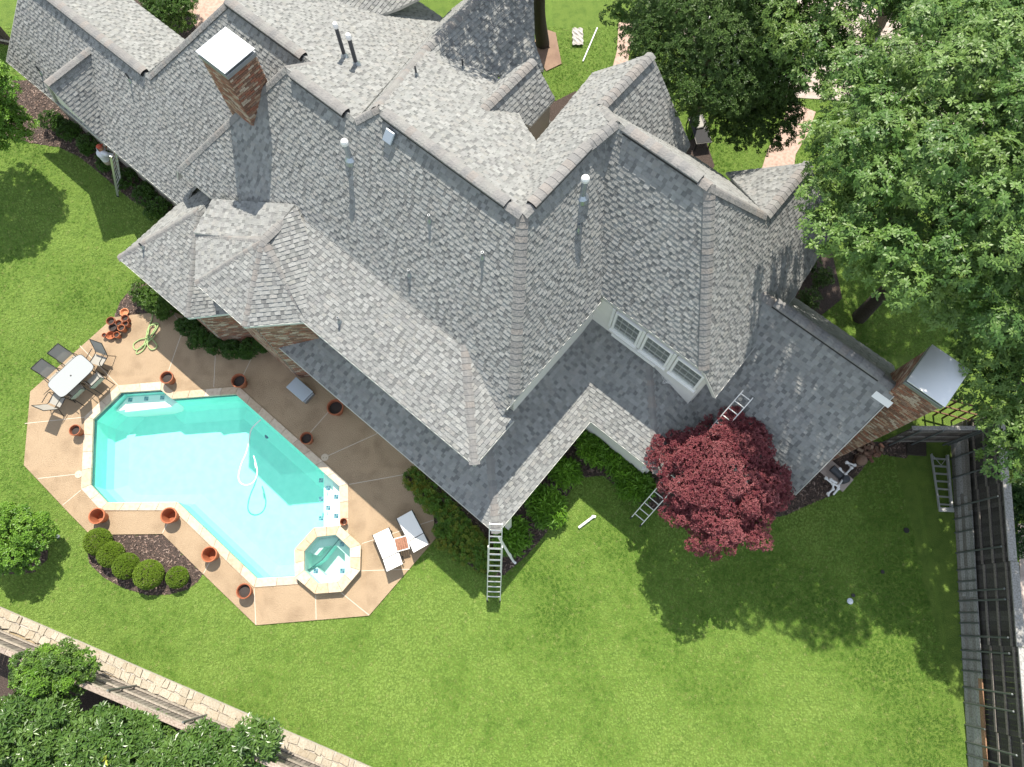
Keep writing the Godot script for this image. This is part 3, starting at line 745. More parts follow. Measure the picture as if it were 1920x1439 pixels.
func outlines() -> void:
	DECK = poly([Vector2(-16.752, -4.980), Vector2(-17.097, -7.631), Vector2(-15.578, -9.397), Vector2(-14.648, -10.491), Vector2(-14.094, -10.576), Vector2(-12.553, -10.769), W2(-14.0, 0.75), W2(-13.2, 1.5), W2(-11.4, 1.6), W2(-10.4, 2.7), W2(-4.2, 2.7), Vector2(-3.701, -4.647), Vector2(-3.452, -4.390), Vector2(-2.632, -3.272), Vector2(-2.535, -2.516), Vector2(-3.359, -1.536), Vector2(-4.596, -0.073), Vector2(-8.199, 0.219), Vector2(-10.087, -1.350), Vector2(-11.632, -2.656), Vector2(-13.352, -2.638), Vector2(-14.128, -2.708), Vector2(-14.939, -3.397)])
	POOL = poly([Vector2(-13.872, -7.591), Vector2(-12.468, -7.690), Vector2(-12.019, -7.354), Vector2(-9.796, -7.532), Vector2(-5.857, -4.244), Vector2(-5.713, -2.586), Vector2(-6.288, -1.826), Vector2(-6.976, -1.300), Vector2(-8.328, -1.232), Vector2(-11.292, -3.719), Vector2(-13.649, -3.701), Vector2(-14.318, -4.299), Vector2(-14.655, -6.611)])
	POOL_OUT = poly([Vector2(-14.011, -7.850), Vector2(-12.476, -7.990), Vector2(-11.982, -7.611), Vector2(-9.716, -7.810), Vector2(-5.574, -4.335), Vector2(-5.429, -2.586), Vector2(-6.267, -1.792), Vector2(-6.952, -1.048), Vector2(-8.383, -0.947), Vector2(-11.358, -3.432), Vector2(-13.816, -3.432), Vector2(-14.620, -4.171), Vector2(-14.973, -6.708)])
	SPA_OUT = poly([Vector2(-7.103, -2.140), Vector2(-6.537, -2.828), Vector2(-5.698, -2.897), Vector2(-4.953, -2.277), Vector2(-4.916, -1.466), Vector2(-5.453, -0.803), Vector2(-6.319, -0.738), Vector2(-7.000, -1.249)])
	SPA_IN = poly([Vector2(-6.783, -2.072), Vector2(-6.406, -2.534), Vector2(-5.799, -2.603), Vector2(-5.295, -2.174), Vector2(-5.251, -1.566), Vector2(-5.631, -1.116), Vector2(-6.243, -1.050), Vector2(-6.727, -1.466)])
	BEDS = [
		poly([Vector2(-3.702, -4.684), Vector2(-2.633, -3.308), Vector2(-2.516, -2.481), Vector2(-1.939, -2.083), Vector2(-1.402, -1.655), Vector2(-0.784, -1.232), Vector2(-0.262, -1.350), Vector2(0.440, -1.911), Vector2(1.101, -2.638), Vector2(1.615, -3.432), Vector2(1.991, -4.117), Vector2(2.403, -4.555), Vector2(3.098, -4.628), Vector2(3.624, -4.189), Vector2(4.319, -3.665), Vector2(5.370, -3.254), Vector2(6.597, -2.954), Vector2(8.221, -3.130), Vector2(9.165, -3.254), Vector2(10.079, -3.665), Vector2(10.837, -3.935), Vector2(11.852, -4.665), Vector2(12.518, -5.409), Vector2(13.590, -5.222), Vector2(14.059, -5.787), W2(4.6, 11.5), W2(0, 11), W2(-3, 8), W2(-4, 3)]),
		poly([Vector2(-13.350, -2.629), Vector2(-11.631, -2.647), Vector2(-10.124, -1.367), Vector2(-10.263, -1.115), Vector2(-10.575, -0.864), Vector2(-11.127, -0.731), Vector2(-11.814, -0.698), Vector2(-12.667, -0.931), Vector2(-13.370, -1.266), Vector2(-13.905, -1.706), Vector2(-14.108, -2.221), Vector2(-14.107, -2.690)]),
		poly([Vector2(-14.094, -10.576), Vector2(-14.648, -10.491), Vector2(-14.528, -11.157), Vector2(-14.063, -11.921), Vector2(-13.165, -11.921), Vector2(-12.125, -10.941)]),
		poly([Vector2(-20.630, -18.454), Vector2(-19.270, -18.123), Vector2(-18.159, -17.920), Vector2(-17.213, -17.442), Vector2(-16.091, -16.525), Vector2(-14.864, -15.483), Vector2(-13.793, -14.888), Vector2(-12.869, -13.954), W2(-16.5, 4), W2(-27, 5), Vector2(-21.258, -21.223)]),
		poly([Vector2(-17.934, -3.397), Vector2(-16.103, -3.219), Vector2(-15.422, -2.516), Vector2(-15.315, -1.826), Vector2(-15.716, -1.401), Vector2(-17.443, -1.317)]),
		poly([Vector2(4.209, -16.574), Vector2(7.747, -18.582), Vector2(8.042, -17.068), Vector2(7.020, -14.888)]),
		poly([Vector2(10.454, -12.588), Vector2(12.159, -13.265), Vector2(12.271, -11.265), Vector2(11.166, -10.406), Vector2(10.083, -9.564)]),
		poly([Vector2(0.000, -22.045), Vector2(1.751, -20.148), Vector2(2.642, -20.683), Vector2(3.004, -18.326), Vector2(0.842, -16.574)]),
		poly([Vector2(-16.437, -25.484), Vector2(-14.147, -27.299), Vector2(-12.809, -24.310), Vector2(-13.666, -22.323), Vector2(-15.234, -23.734)])]
	PATHS = [
		poly([Vector2(4.572, -24.253), Vector2(5.372, -24.253), Vector2(4.943, -22.602), Vector2(4.694, -21.223), Vector2(4.135, -19.620), Vector2(3.444, -19.752), Vector2(4.109, -21.495), Vector2(4.433, -22.742)]),
		poly([Vector2(11.383, -20.148), Vector2(12.406, -19.620), Vector2(11.944, -18.582), Vector2(11.321, -17.567), Vector2(11.040, -16.329), Vector2(9.641, -16.208), Vector2(10.243, -17.819), Vector2(11.053, -19.228)]),
		poly([Vector2(-14.947, -27.919), Vector2(-9.490, -27.919), Vector2(-11.275, -24.894), Vector2(-13.415, -23.734), Vector2(-13.991, -24.894)])]
	HOUSE_FOOT = [poly([W2(-12.5, 2.6), W2(-2.2, 2.6), W2(-2.2, 6.3), W2(0.6, 6.3), W2(0.6, 8.4), W2(4, 8.4), W2(4, 13.1), W2(0.4, 14.2), W2(-8.2, 13.3), W2(-12.5, 13), W2(-14, 14), W2(-19, 14), W2(-19, 7.5), W2(-26.3, 7.3), W2(-26.3, 3.2), W2(-17, 3.2), W2(-17, 0.6), W2(-14, 0.6)])]

func W2(A: float, B: float) -> Vector2:
	var p := W(A, B, 0)
	return Vector2(p.x, p.z)

func build_ground() -> void:
	# the lawn sheet, reaching the horizon, with a hole for the pool shell
	var g := MB.new()
	var big := 400.0
	# four sheets round a rectangle that holds the pool, then the rectangle cut by the pool outline
	var r0 := Vector2(-16.5, -8.6); var r1 := Vector2(-4.2, 0.4)
	for q in [[Vector2(-big, -big), Vector2(big, r0.y)], [Vector2(-big, r1.y), Vector2(big, big)], [Vector2(-big, r0.y), Vector2(r0.x, r1.y)], [Vector2(r1.x, r0.y), Vector2(big, r1.y)]]:
		g.quad(Vector3(q[0].x, -0.02, q[0].y), Vector3(q[1].x, -0.02, q[0].y), Vector3(q[1].x, -0.02, q[1].y), Vector3(q[0].x, -0.02, q[1].y), Vector3.UP)
	var hole := Geometry2D.merge_polygons(POOL_OUT, inset(SPA_OUT, 0.04))[0]
	cut_sheet(g, poly([r0, Vector2(r1.x, r0.y), r1, Vector2(r0.x, r1.y)]), hole, -0.02, -0.02)
	ground_part(g, "ground", M.turf)
	for i in BEDS.size():
		var b := MB.new(); b.slab(BEDS[i], -0.019, -0.008 + 0.001 * i)
		ground_part(b, "planting_bed", M.mulch)
	for p in PATHS:
		var b := MB.new(); b.slab(p, -0.019, 0.01)
		ground_part(b, "path", M.pink_concrete)
	var dr := MB.new()
	dr.slab(poly([Vector2(6.006, -29.183), Vector2(12.733, -27.299), Vector2(17.280, -23.734), Vector2(22.080, -20.952), Vector2(21.888, -16.574), Vector2(18.128, -18.840), Vector2(14.010, -20.148), Vector2(10.537, -20.415), Vector2(8.241, -21.770), Vector2(6.821, -23.734)]), -0.019, 0.012)
	ground_part(dr, "driveway", M.pale_concrete)
	# the pool deck
	var d := MB.new()
	cut_sheet(d, DECK, hole, 0.03, -0.03)
	var pat := ground_part(d, "patio", M.aggregate)
	for q in [[Vector2(-15.670, -9.376), Vector2(-14.011, -7.850)], [Vector2(-17.033, -6.456), Vector2(-14.988, -6.688)], [Vector2(-16.161, -4.518), Vector2(-14.897, -4.665)], [Vector2(-15.143, -3.611), Vector2(-14.628, -4.117)], [Vector2(-12.004, -10.109), Vector2(-12.319, -8.332)], [Vector2(-10.705, -8.984), Vector2(-10.605, -7.790)], [Vector2(-9.357, -8.984), Vector2(-9.614, -8.231)], [Vector2(-6.453, -6.883), Vector2(-7.023, -6.130)], [Vector2(-6.360, -5.297), Vector2(-4.734, -6.072)], [Vector2(-4.734, -6.072), Vector2(-4.120, -6.747)], [Vector2(-5.536, -4.317), Vector2(-3.719, -4.647)], [Vector2(-4.970, -2.342), Vector2(-2.626, -3.113)], [Vector2(-4.929, -1.469), Vector2(-3.358, -1.519)], [Vector2(-5.541, -0.781), Vector2(-4.597, -0.090)], [Vector2(-6.365, -0.698), Vector2(-6.284, 0.041)], [Vector2(-8.379, -0.914), Vector2(-8.200, 0.203)], [Vector2(-10.091, -1.384), Vector2(-9.919, -1.792)], [Vector2(-11.638, -2.690), Vector2(-11.473, -3.130)], [Vector2(-12.592, -10.769), Vector2(-12.004, -10.109)]]:
		strip(q[0], q[1], 0.024, 0.034, M.joint_strip, "joint", pat)
	build_pool()
	build_chips()
	build_grass()

# loose wood chips lying on the planting beds
func build_chips() -> void:
	var m := MB.new(); m.box(Vector3.ZERO, Vector3(0.028, 0.005, 0.009))
	var tf := []; var cols := []
	for bed: PackedVector2Array in BEDS.slice(0, 5):
		var lo := Vector2(INF, INF); var hi := -lo
		for q in bed: lo = lo.min(q); hi = hi.max(q)
		for i in int((hi.x - lo.x) * (hi.y - lo.y) * 230):
			var q := Vector2(rng.randf_range(lo.x, hi.x), rng.randf_range(lo.y, hi.y))
			if not Geometry2D.is_point_in_polygon(q, bed): continue
			var s := rng.randf_range(0.5, 1.7)
			tf.append(Transform3D(Basis.from_euler(Vector3(rng.randf_range(-0.4, 0.4), rng.randf() * TAU, rng.randf_range(-0.4, 0.4))).scaled(Vector3.ONE * s), Vector3(q.x, 0.004, q.y)))
			var c: Vector3 = [Vector3(0.16, 0.11, 0.09), Vector3(0.07, 0.05, 0.042), Vector3(0.28, 0.21, 0.175), Vector3(0.045, 0.033, 0.028), Vector3(0.2, 0.135, 0.105)][rng.randi() % 5]
			cols.append(vc(c, rng.randf_range(0.8, 1.2)))
	var mm := MultiMesh.new()
	mm.transform_format = MultiMesh.TRANSFORM_3D; mm.use_colors = true
	mm.mesh = m.mesh(); mm.instance_count = tf.size()
	for i in tf.size():
		mm.set_instance_transform(i, tf[i]); mm.set_instance_color(i, cols[i])
	var o := MultiMeshInstance3D.new()
	o.name = "wood_chips"; o.multimesh = mm; o.material_override = M.wood_chip
	add_child(o)
	tag(o, "brown wood chips strewn over the planting beds", "mulch", "", "stuff")

# a flat sheet with a hole: cut along a horizontal line so that each half is a plain outline
func cut_sheet(b: MB, outer: PackedVector2Array, hole: PackedVector2Array, y: float, y0: float) -> void:
	var mid := 0.0
	for p in hole: mid += p.y / hole.size()
	for half in 2:
		var box := poly([Vector2(-900, -900 if half == 0 else mid), Vector2(900, -900 if half == 0 else mid), Vector2(900, mid if half == 0 else 900.0), Vector2(-900, mid if half == 0 else 900.0)])
		for part in Geometry2D.intersect_polygons(outer, box):
			for rest in Geometry2D.clip_polygons(part, hole):
				b.slab(rest, y0, y, y0 < y, false)

func inset(p: PackedVector2Array, d: float) -> PackedVector2Array:
	var r := Geometry2D.offset_polygon(p, -d, Geometry2D.JOIN_MITER)
	return r[0]

func stones(parent: Node3D, outer: PackedVector2Array, inner: PackedVector2Array, y0: float, y1: float, ln: float, tones: Array, skip := []) -> void:
	for i in outer.size():
		if i in skip: continue
		var o0 := outer[i]; var o1 := outer[(i + 1) % outer.size()]
		var i0 := inner[i]; var i1 := inner[(i + 1) % inner.size()]
		var n := maxi(1, roundi(o0.distance_to(o1) / ln))
		for k in n:
			var g := 0.006 / o0.distance_to(o1)
			var s := float(k) / n + g; var t := float(k + 1) / n - g
			var b := MB.new()
			b.col = vc(tones[rng.randi() % tones.size()], rng.randf_range(0.94, 1.05))
			var lift := rng.randf_range(-0.003, 0.003)
			b.slab(poly([o0.lerp(o1, s), o0.lerp(o1, t), i0.lerp(i1, t), i0.lerp(i1, s)]), y0, y1 + lift)
			put(b, "coping_stone", M.coping, parent)

func build_pool() -> void:
	var p := thing("swimming_pool", "angular swimming pool with turquoise floor and pale stone coping", "pool")
	var shell := MB.new()
	var depth := -1.45
	var water := -0.10
	# walls, a sloped cove and the floor
	var inn := POOL
	var ring := [inn, inn, inset(inn, 0.12), inset(inn, 0.5)]
	var hs := [-0.04, -0.9, -1.2, depth]
	var band := MB.new()
	for i in inn.size():
		var j := (i + 1) % inn.size()
		var a := inn[i]; var b2 := inn[j]
		band.quad(Vector3(a.x, -0.03, a.y), Vector3(b2.x, -0.03, b2.y), Vector3(b2.x, -0.2, b2.y), Vector3(a.x, -0.2, a.y))
		shell.quad(Vector3(a.x, -0.2, a.y), Vector3(b2.x, -0.2, b2.y), Vector3(b2.x, hs[1], b2.y), Vector3(a.x, hs[1], a.y))
	if ring[2].size() == inn.size() and ring[3].size() == inn.size():
		for k in [1, 2]:
			var off := nearest_start(ring[k + 1], ring[k][0])
			for i in inn.size():
				var j := (i + 1) % inn.size()
				var a: Vector2 = ring[k][i]; var b2: Vector2 = ring[k][j]
				var c: Vector2 = ring[k + 1][(j + off) % inn.size()]; var d: Vector2 = ring[k + 1][(i + off) % inn.size()]
				shell.quad(Vector3(a.x, hs[k], a.y), Vector3(b2.x, hs[k], b2.y), Vector3(c.x, hs[k + 1], c.y), Vector3(d.x, hs[k + 1], d.y), Vector3.UP)
	shell.slab(inset(inn, 0.02), depth - 0.1, depth, false, false)
	put(shell, "basin", M.plaster, p)
	put(band, "waterline_tiles", M.waterline_tile, p)
	stones(p, POOL_OUT, POOL, -0.05, 0.06, 0.62, [Vector3(0.57, 0.475, 0.37), Vector3(0.60, 0.51, 0.41), Vector3(0.52, 0.42, 0.31), Vector3(0.58, 0.48, 0.38)], [5, 6])
	# a bench in the north-west corner, and the steps by the spa
	var bench := MB.new()
	bench.slab(poly([Vector2(-13.849, -7.571), Vector2(-12.465, -7.670), Vector2(-12.038, -7.354), Vector2(-12.212, -7.255), Vector2(-13.805, -7.098), Vector2(-14.190, -7.039)]), depth, -0.42)
	put(bench, "bench", M.plaster_pale, p)
	var be := MB.new(); be.slab(poly([Vector2(-13.812, -7.137), Vector2(-12.108, -7.314), Vector2(-12.203, -7.196), Vector2(-13.863, -7.000)]), -0.47, -0.40)
	put(be, "bench_edge", M.frame_white, p)
	var xs := [Vector2(-6.656, -4.887), Vector2(-6.406, -4.739), Vector2(-6.148, -4.481), Vector2(-5.857, -4.244)]
	var steps_x := [[596.0, 640.0, -0.75], [609.0, 640.0, -0.5], [621.0, 640.0, -0.26]]
	var st: Array = [poly([Vector2(-6.641, -4.924), Vector2(-5.857, -4.244), Vector2(-5.734, -2.866), Vector2(-6.459, -2.796)]), poly([Vector2(-6.403, -4.702), Vector2(-5.857, -4.244), Vector2(-5.734, -2.866), Vector2(-6.246, -2.813)]), poly([Vector2(-6.168, -4.500), Vector2(-5.857, -4.244), Vector2(-5.734, -2.866), Vector2(-6.034, -2.831)])]
	for i in 3:
		var b := MB.new(); b.slab(st[i], depth, -0.72 + 0.24 * i); put(b, "step", M.plaster_pale, p)
	var tiles := [[Vector3(-6.707, -0.800, -4.593), -0.715], [Vector3(-6.652, -0.800, -3.936), -0.715], [Vector3(-6.596, -0.800, -3.271), -0.715], [Vector3(-6.373, -0.500, -4.277), -0.475], [Vector3(-6.317, -0.500, -3.595), -0.475], [Vector3(-6.010, -0.250, -3.940), -0.235], [Vector3(-5.960, -0.250, -3.288), -0.235], [Vector3(-13.743, -0.420, -7.462), -0.415], [Vector3(-13.174, -0.420, -7.502), -0.415], [Vector3(-12.604, -0.420, -7.543), -0.415]]
	for t in tiles: accent(p, t[0], t[1])
	var dr := MB.new(); dr.lathe(Vector3(-9.007, -1.440, -6.376), [Vector2(0.11, 0), Vector2(0.10, 0.05), Vector2(0.02, 0.06), Vector2(0.001, 0.06)], 14)
	put(dr, "drain_cover", M.accent_tile, p)
	var w := MB.new(); w.slab(Geometry2D.clip_polygons(POOL, inset(SPA_OUT, 0.051))[0], water, water, false, false)
	var wo := ground_part(w, "water", M.pool_water, "clear turquoise water of the swimming pool")
	# raised spa
	var s := thing("spa", "small raised octagonal spa with stone rim beside the pool steps", "spa")
	stones(s, SPA_OUT, SPA_IN, 0.24, 0.32, 0.5, [Vector3(0.58, 0.47, 0.35), Vector3(0.62, 0.54, 0.44), Vector3(0.54, 0.42, 0.29), Vector3(0.6, 0.51, 0.4)])
	var sb := MB.new()
	var si := SPA_IN; var so := inset(SPA_OUT, 0.05)
	for i in 8:
		var j := (i + 1) % 8
		sb.quad(Vector3(si[i].x, 0.24, si[i].y), Vector3(si[j].x, 0.24, si[j].y), Vector3(si[j].x, -0.65, si[j].y), Vector3(si[i].x, -0.65, si[i].y))
		sb.quad(Vector3(so[i].x, 0.239, so[i].y), Vector3(so[j].x, 0.239, so[j].y), Vector3(so[j].x, -1.46, so[j].y), Vector3(so[i].x, -1.46, so[i].y))
	sb.slab(si, -0.75, -0.65, false, false)
	put(sb, "basin", M.spa_plaster, s)
	var seat := MB.new()
	var s2 := inset(si, 0.28)
	var off := nearest_start(s2, si[0])
	for i in 8:
		var j := (i + 1) % 8
		if i == 7: continue
		var a := si[i]; var b := si[j]; var c := s2[(j + off) % 8]; var d := s2[(i + off) % 8]
		seat.slab(poly([a, b, c, d]), -0.65, -0.2)
	put(seat, "seat_bench", M.spa_plaster, s)
	for t in [Vector3(-6.486, -0.200, -1.481), Vector3(-5.605, -0.200, -1.481), Vector3(-5.687, -0.200, -2.344)]: accent(s, t, -0.195)
	var sw := MB.new(); sw.slab(si, 0.16, 0.16, false, false)
	ground_part(sw, "spa_water", M.pool_water, "clear water standing in the raised spa")
	# the suction hose of a pool cleaner, floating
	var hose := thing("pool_hose", "white pool cleaner hose looping in the turquoise water", "hose")
	var hp := [Vector3(-8.841, -0.100, -6.638), Vector3(-9.026, -0.100, -6.444), Vector3(-9.151, -0.100, -6.232), Vector3(-9.176, -0.100, -5.811), Vector3(-9.225, -0.100, -5.432), Vector3(-9.332, -0.100, -5.094), Vector3(-9.386, -0.100, -4.777), Vector3(-9.375, -0.100, -4.537), Vector3(-9.264, -0.100, -4.371), Vector3(-9.075, -0.100, -4.316), Vector3(-8.883, -0.100, -4.390), Vector3(-8.776, -0.100, -4.574), Vector3(-8.767, -0.100, -4.814), Vector3(-8.853, -0.100, -5.094), Vector3(-8.955, -0.100, -5.338)]
	var hb := MB.new(); hb.tube(smooth(hp, 5), [0.022], 8); put(hb, "hose_tube", M.white_plastic, hose)
	var hc := MB.new(); hc.tube([Vector3(-8.872, -0.100, -5.094), Vector3(-8.814, -0.100, -4.907)], [0.035], 8); put(hc, "connector", M.alu_white, hose)

func nearest_start(ring: PackedVector2Array, p: Vector2) -> int:
	var best := 0
	for i in ring.size():
		if ring[i].distance_to(p) < ring[best].distance_to(p): best = i
	return best

func accent(parent: Node3D, at: Vector3, y: float) -> void:
	for i in 2:
		for j in 2:
			var b := MB.new()
			b.box(Vector3(at.x + (i - 0.5) * 0.076, y + 0.004, at.z + (j - 0.5) * 0.076), Vector3(0.035, 0.006, 0.035))
			put(b, "accent_tile", M.accent_tile if (i + j) % 2 == 0 else M.accent_tile_light, parent)

func smooth(pts: Array, sub: int) -> Array:
	var out := []
	for i in pts.size() - 1:
		var p0: Vector3 = pts[maxi(i - 1, 0)]; var p3: Vector3 = pts[mini(i + 2, pts.size() - 1)]
		for k in sub:
			out.append((pts[i] as Vector3).cubic_interpolate(pts[i + 1], p0, p3, float(k) / sub))
	out.append(pts[-1])
	return out

func build_grass() -> void:
	var m := MB.new()
	var r2 := RandomNumberGenerator.new(); r2.seed = 77
	for k in 9:
		var a := r2.randf() * TAU; var d := r2.randf() * 0.05
		var base := Vector3(cos(a) * d, 0, sin(a) * d)
		var lean := r2.randf() * TAU
		var h := r2.randf_range(0.025, 0.055)
		var tip := base + Vector3(cos(lean), 0, sin(lean)) * r2.randf_range(0.02, 0.06) + Vector3.UP * h
		var side := Vector3(-sin(lean), 0, cos(lean)) * r2.randf_range(0.004, 0.0075)
		m.tri(base - side, base + side, tip, Vector3.UP)
	var spots := []
	var cols := []
	var patch := noise(0.35, 81); var fine := noise(2.2, 82); var wide := noise(0.09, 83)
	var solid := BEDS + PATHS + [DECK, POOL_OUT] + HOUSE_FOOT
	var boxes := []
	for s: PackedVector2Array in solid:
		var lo := Vector2(INF, INF); var hi := -lo
		for q in s: lo = lo.min(q); hi = hi.max(q)
		boxes.append(Rect2(lo, hi - lo))
	var step := 0.068
	var z := -24.0
	while z < 4.6:
		var half := 15.6 - (z - 4.3) * 0.236
		var x := -half
		while x < half:
			var q := Vector2(x + rng.randf_range(-0.05, 0.05), z + rng.randf_range(-0.05, 0.05))
			x += step
			if z < -12.0 and rng.randf() < 0.3: continue
			if q.x > 13.2 + (q.y + 5) * 0.07 and q.y > -9: continue
			if q.y > 1.0 + (q.x + 14.8) * 0.3735: continue
			var bad := false
			for i in solid.size():
				if boxes[i].has_point(q) and Geometry2D.is_point_in_polygon(q, solid[i]):
					bad = true; break
			if bad: continue
			var s := rng.randf_range(0.75, 1.35)
			spots.append(Transform3D(Basis(Vector3.UP, rng.randf() * TAU).scaled(Vector3(s, s * rng.randf_range(0.7, 1.2), s)), Vector3(q.x, -0.02, q.y)))
			var v := wide.get_noise_2d(q.x, q.y) * 0.9 + patch.get_noise_2d(q.x, q.y) * 0.6 + fine.get_noise_2d(q.x, q.y) * 0.35 + rng.randf_range(-0.25, 0.25)
			var c := Color(0.14, 0.275, 0.037).lerp(Color(0.29, 0.42, 0.10), clampf(v * 1.1 + 0.45, 0, 1))
			c = c.lerp(Color(0.07, 0.155, 0.02), clampf(-v * 1.3, 0, 1))
			if rng.randf() < 0.03: c = c.lerp(Color(0.38, 0.38, 0.15), 0.6)
			cols.append(c)
		z += step
	var mm := MultiMesh.new()
	mm.transform_format = MultiMesh.TRANSFORM_3D; mm.use_colors = true
	mm.mesh = m.mesh(); mm.instance_count = spots.size()
	for i in spots.size():
		mm.set_instance_transform(i, spots[i]); mm.set_instance_color(i, cols[i])
	var o := MultiMeshInstance3D.new()
	o.name = "grass"; o.multimesh = mm; o.material_override = M.grass_blade
	add_child(o)
	tag(o, "mown bright green lawn grass growing round the house and pool", "grass", "", "stuff")
	print("grass ", spots.size())

# ---------------------------------------------------------------- plants
# a rosette of leaves; len, width in metres
func rosette(n: int, ln: float, wd: float, tilt: float, seed_: int, lobed := false) -> ArrayMesh:
	var r := RandomNumberGenerator.new(); r.seed = seed_
	var m := MB.new()
	for k in n:
		var a := TAU * k / n + r.randf_range(-0.4, 0.4)
		var el := r.randf_range(-0.35, tilt)
		var d := Vector3(cos(a) * cos(el), sin(el), sin(a) * cos(el))
		var side := d.cross(Vector3.UP).normalized()
		var up := side.cross(d)
		side = (side + up * r.randf_range(-0.5, 0.5)).normalized()
		var l := ln * r.randf_range(0.7, 1.15); var w := wd * r.randf_range(0.8, 1.2)
		var o := d * ln * 0.08
		var droop := Vector3.DOWN * l * r.randf_range(0.0, 0.3)
		var tip := o + d * l + droop
		if lobed:
			var p1 := o + d * l * 0.35; var p2 := o + d * l * 0.68 + droop * 0.5
			m.tri(o, p1 + side * w, p1 - side * w, Vector3.UP)
			m.tri(p1 + side * w * 0.35, p2 + side * w * 1.1, tip, Vector3.UP)
			m.tri(p1 - side * w * 0.35, p2 - side * w * 1.1, tip, Vector3.UP)
			m.tri(p1 + side * w * 0.35, tip, p1 - side * w * 0.35, Vector3.UP)
		else:
			var mid := o + d * l * 0.5 + up * 0.008
			m.tri(o, mid + side * w, tip, Vector3.UP); m.tri(o, mid - side * w, tip, Vector3.UP)
	return m.mesh()

# foliage: leaf clusters spread over the skins of many clumps inside an uneven crown
func foliage(parent: Node3D, mesh: Mesh, m: Material, clumps: Array, per_m2: float, pal: Array, called := "crown", down := -0.45, fill := 0.0, skin := 0.72) -> MultiMeshInstance3D:
	var tf := []; var cols := []
	for c in clumps:
		var at: Vector3 = c[0]; var r: float = c[1]; var sq: float = c[2] if c.size() > 2 else 0.8
		var n := int(per_m2 * 4.0 * PI * r * r * 0.7)
		var tone: Color = pal[rng.randi() % pal.size()]
		for i in n:
			var d := Vector3(rng.randfn(), rng.randfn(), rng.randfn()).normalized()
			if d.y < down: continue
			var rr := r * (rng.randf_range(skin, 1.05 if skin < 0.9 else 1.0) if rng.randf() > fill else rng.randf_range(0.2, 0.8))
			var p := at + Vector3(d.x, d.y * sq, d.z) * rr
			var axis := (d + Vector3.UP * 0.9 + Vector3(rng.randfn(), rng.randfn(), rng.randfn()) * 0.35).normalized()
			var x := axis.cross(Vector3(rng.randfn(), rng.randfn(), rng.randfn())).normalized()
			var s := rng.randf_range(0.75, 1.25)
			tf.append(Transform3D(Basis(x, axis, x.cross(axis)).scaled(Vector3.ONE * s), p))
			var col: Color = tone.lerp(pal[rng.randi() % pal.size()], 0.55)
			cols.append(col)
	var mm := MultiMesh.new()
	mm.transform_format = MultiMesh.TRANSFORM_3D; mm.use_colors = true
	mm.mesh = mesh; mm.instance_count = tf.size()
	for i in tf.size():
		mm.set_instance_transform(i, tf[i]); mm.set_instance_color(i, cols[i])
	var o := MultiMeshInstance3D.new()
	o.name = called; o.multimesh = mm; o.material_override = m
	parent.add_child(o, true)
	o.set_meta("kind", "stuff")
	leaf_total += tf.size()
	return o
var leaf_total := 0

# clumps spread through an ellipsoid, mostly near its skin
func clump_cloud(at: Vector3, rad: Vector3, n: int, r0: float, r1: float, low := -0.35, sep := 0.52) -> Array:
	var out := []
	var tries := 0
	while out.size() < n and tries < n * 30:
		tries += 1
		var d := Vector3(rng.randfn(), rng.randfn(), rng.randfn()).normalized()
		if d.y < low: continue
		var k := pow(rng.randf(), 0.28)
		var p := at + d * rad * k
		var r := rng.randf_range(r0, r1)
		var ok := true
		for o in out:
			if (o[0] as Vector3).distance_to(p) < (o[1] + r) * sep:
				ok = false; break
		if ok: out.append([p, r, rng.randf_range(0.6, 0.9)])
	return out

func limbs(parent: Node3D, foot: Vector3, fork: Vector3, r: float, clumps: Array, count: int, m: Material) -> void:
	var b := MB.new()
	var mid := foot.lerp(fork, 0.5) + Vector3(rng.randf_range(-0.1, 0.1), 0, rng.randf_range(-0.1, 0.1))
	b.tube(smooth([foot - Vector3.UP * 0.1, foot + Vector3.UP * 0.15, mid, fork], 4), range(13).map(func(i): return r * (1.5 if i == 0 else lerpf(1.25, 0.8, i / 12.0))), 12)
	put(b, "trunk", m, parent)
	for i in count:
		var c: Vector3 = clumps[(i * 7 + 3) % clumps.size()][0]
		var l := MB.new()
		var e := fork.lerp(c, 0.92)
		var k := fork.lerp(c, 0.45) + Vector3(rng.randfn(), rng.randfn() * 0.5, rng.randfn()) * 0.25
		var pth := smooth([fork - (fork - mid) * 0.1, k, e], 4)
		l.tube(pth, range(pth.size()).map(func(j): return r * lerpf(0.5, 0.1, float(j) / (pth.size() - 1))), 7)
		put(l, "limb", m, parent)

const OAK := [Color(0.06, 0.13, 0.024), Color(0.08, 0.16, 0.03), Color(0.045, 0.105, 0.02), Color(0.135, 0.225, 0.05), Color(0.105, 0.17, 0.03)]
const LIVE := [Color(0.042, 0.085, 0.018), Color(0.06, 0.115, 0.024), Color(0.085, 0.145, 0.034)]
const GLOSSY := [Color(0.05, 0.11, 0.02), Color(0.07, 0.14, 0.026), Color(0.10, 0.18, 0.036)]
const FRESH := [Color(0.10, 0.21, 0.02), Color(0.14, 0.26, 0.03), Color(0.07, 0.16, 0.015)]
const RED := [Color(0.19, 0.048, 0.06), Color(0.24, 0.07, 0.08), Color(0.15, 0.036, 0.048), Color(0.31, 0.115, 0.12), Color(0.26, 0.08, 0.085)]
const FERN := [Color(0.11, 0.24, 0.02), Color(0.16, 0.32, 0.03), Color(0.08, 0.18, 0.018)]

func tree(called: String, label: String, foot: Vector3, fork: Vector3, r: float, clumps: Array, leaf: Mesh, m: Material, dens: float, pal: Array, n_limbs: int, group := "") -> Node3D:
	var t := thing(called, label, "tree", Vector3.ZERO, 0, group)
	limbs(t, foot, fork, r, clumps, n_limbs, M.bark)
	foliage(t, leaf, m, clumps, dens, pal)
	return t

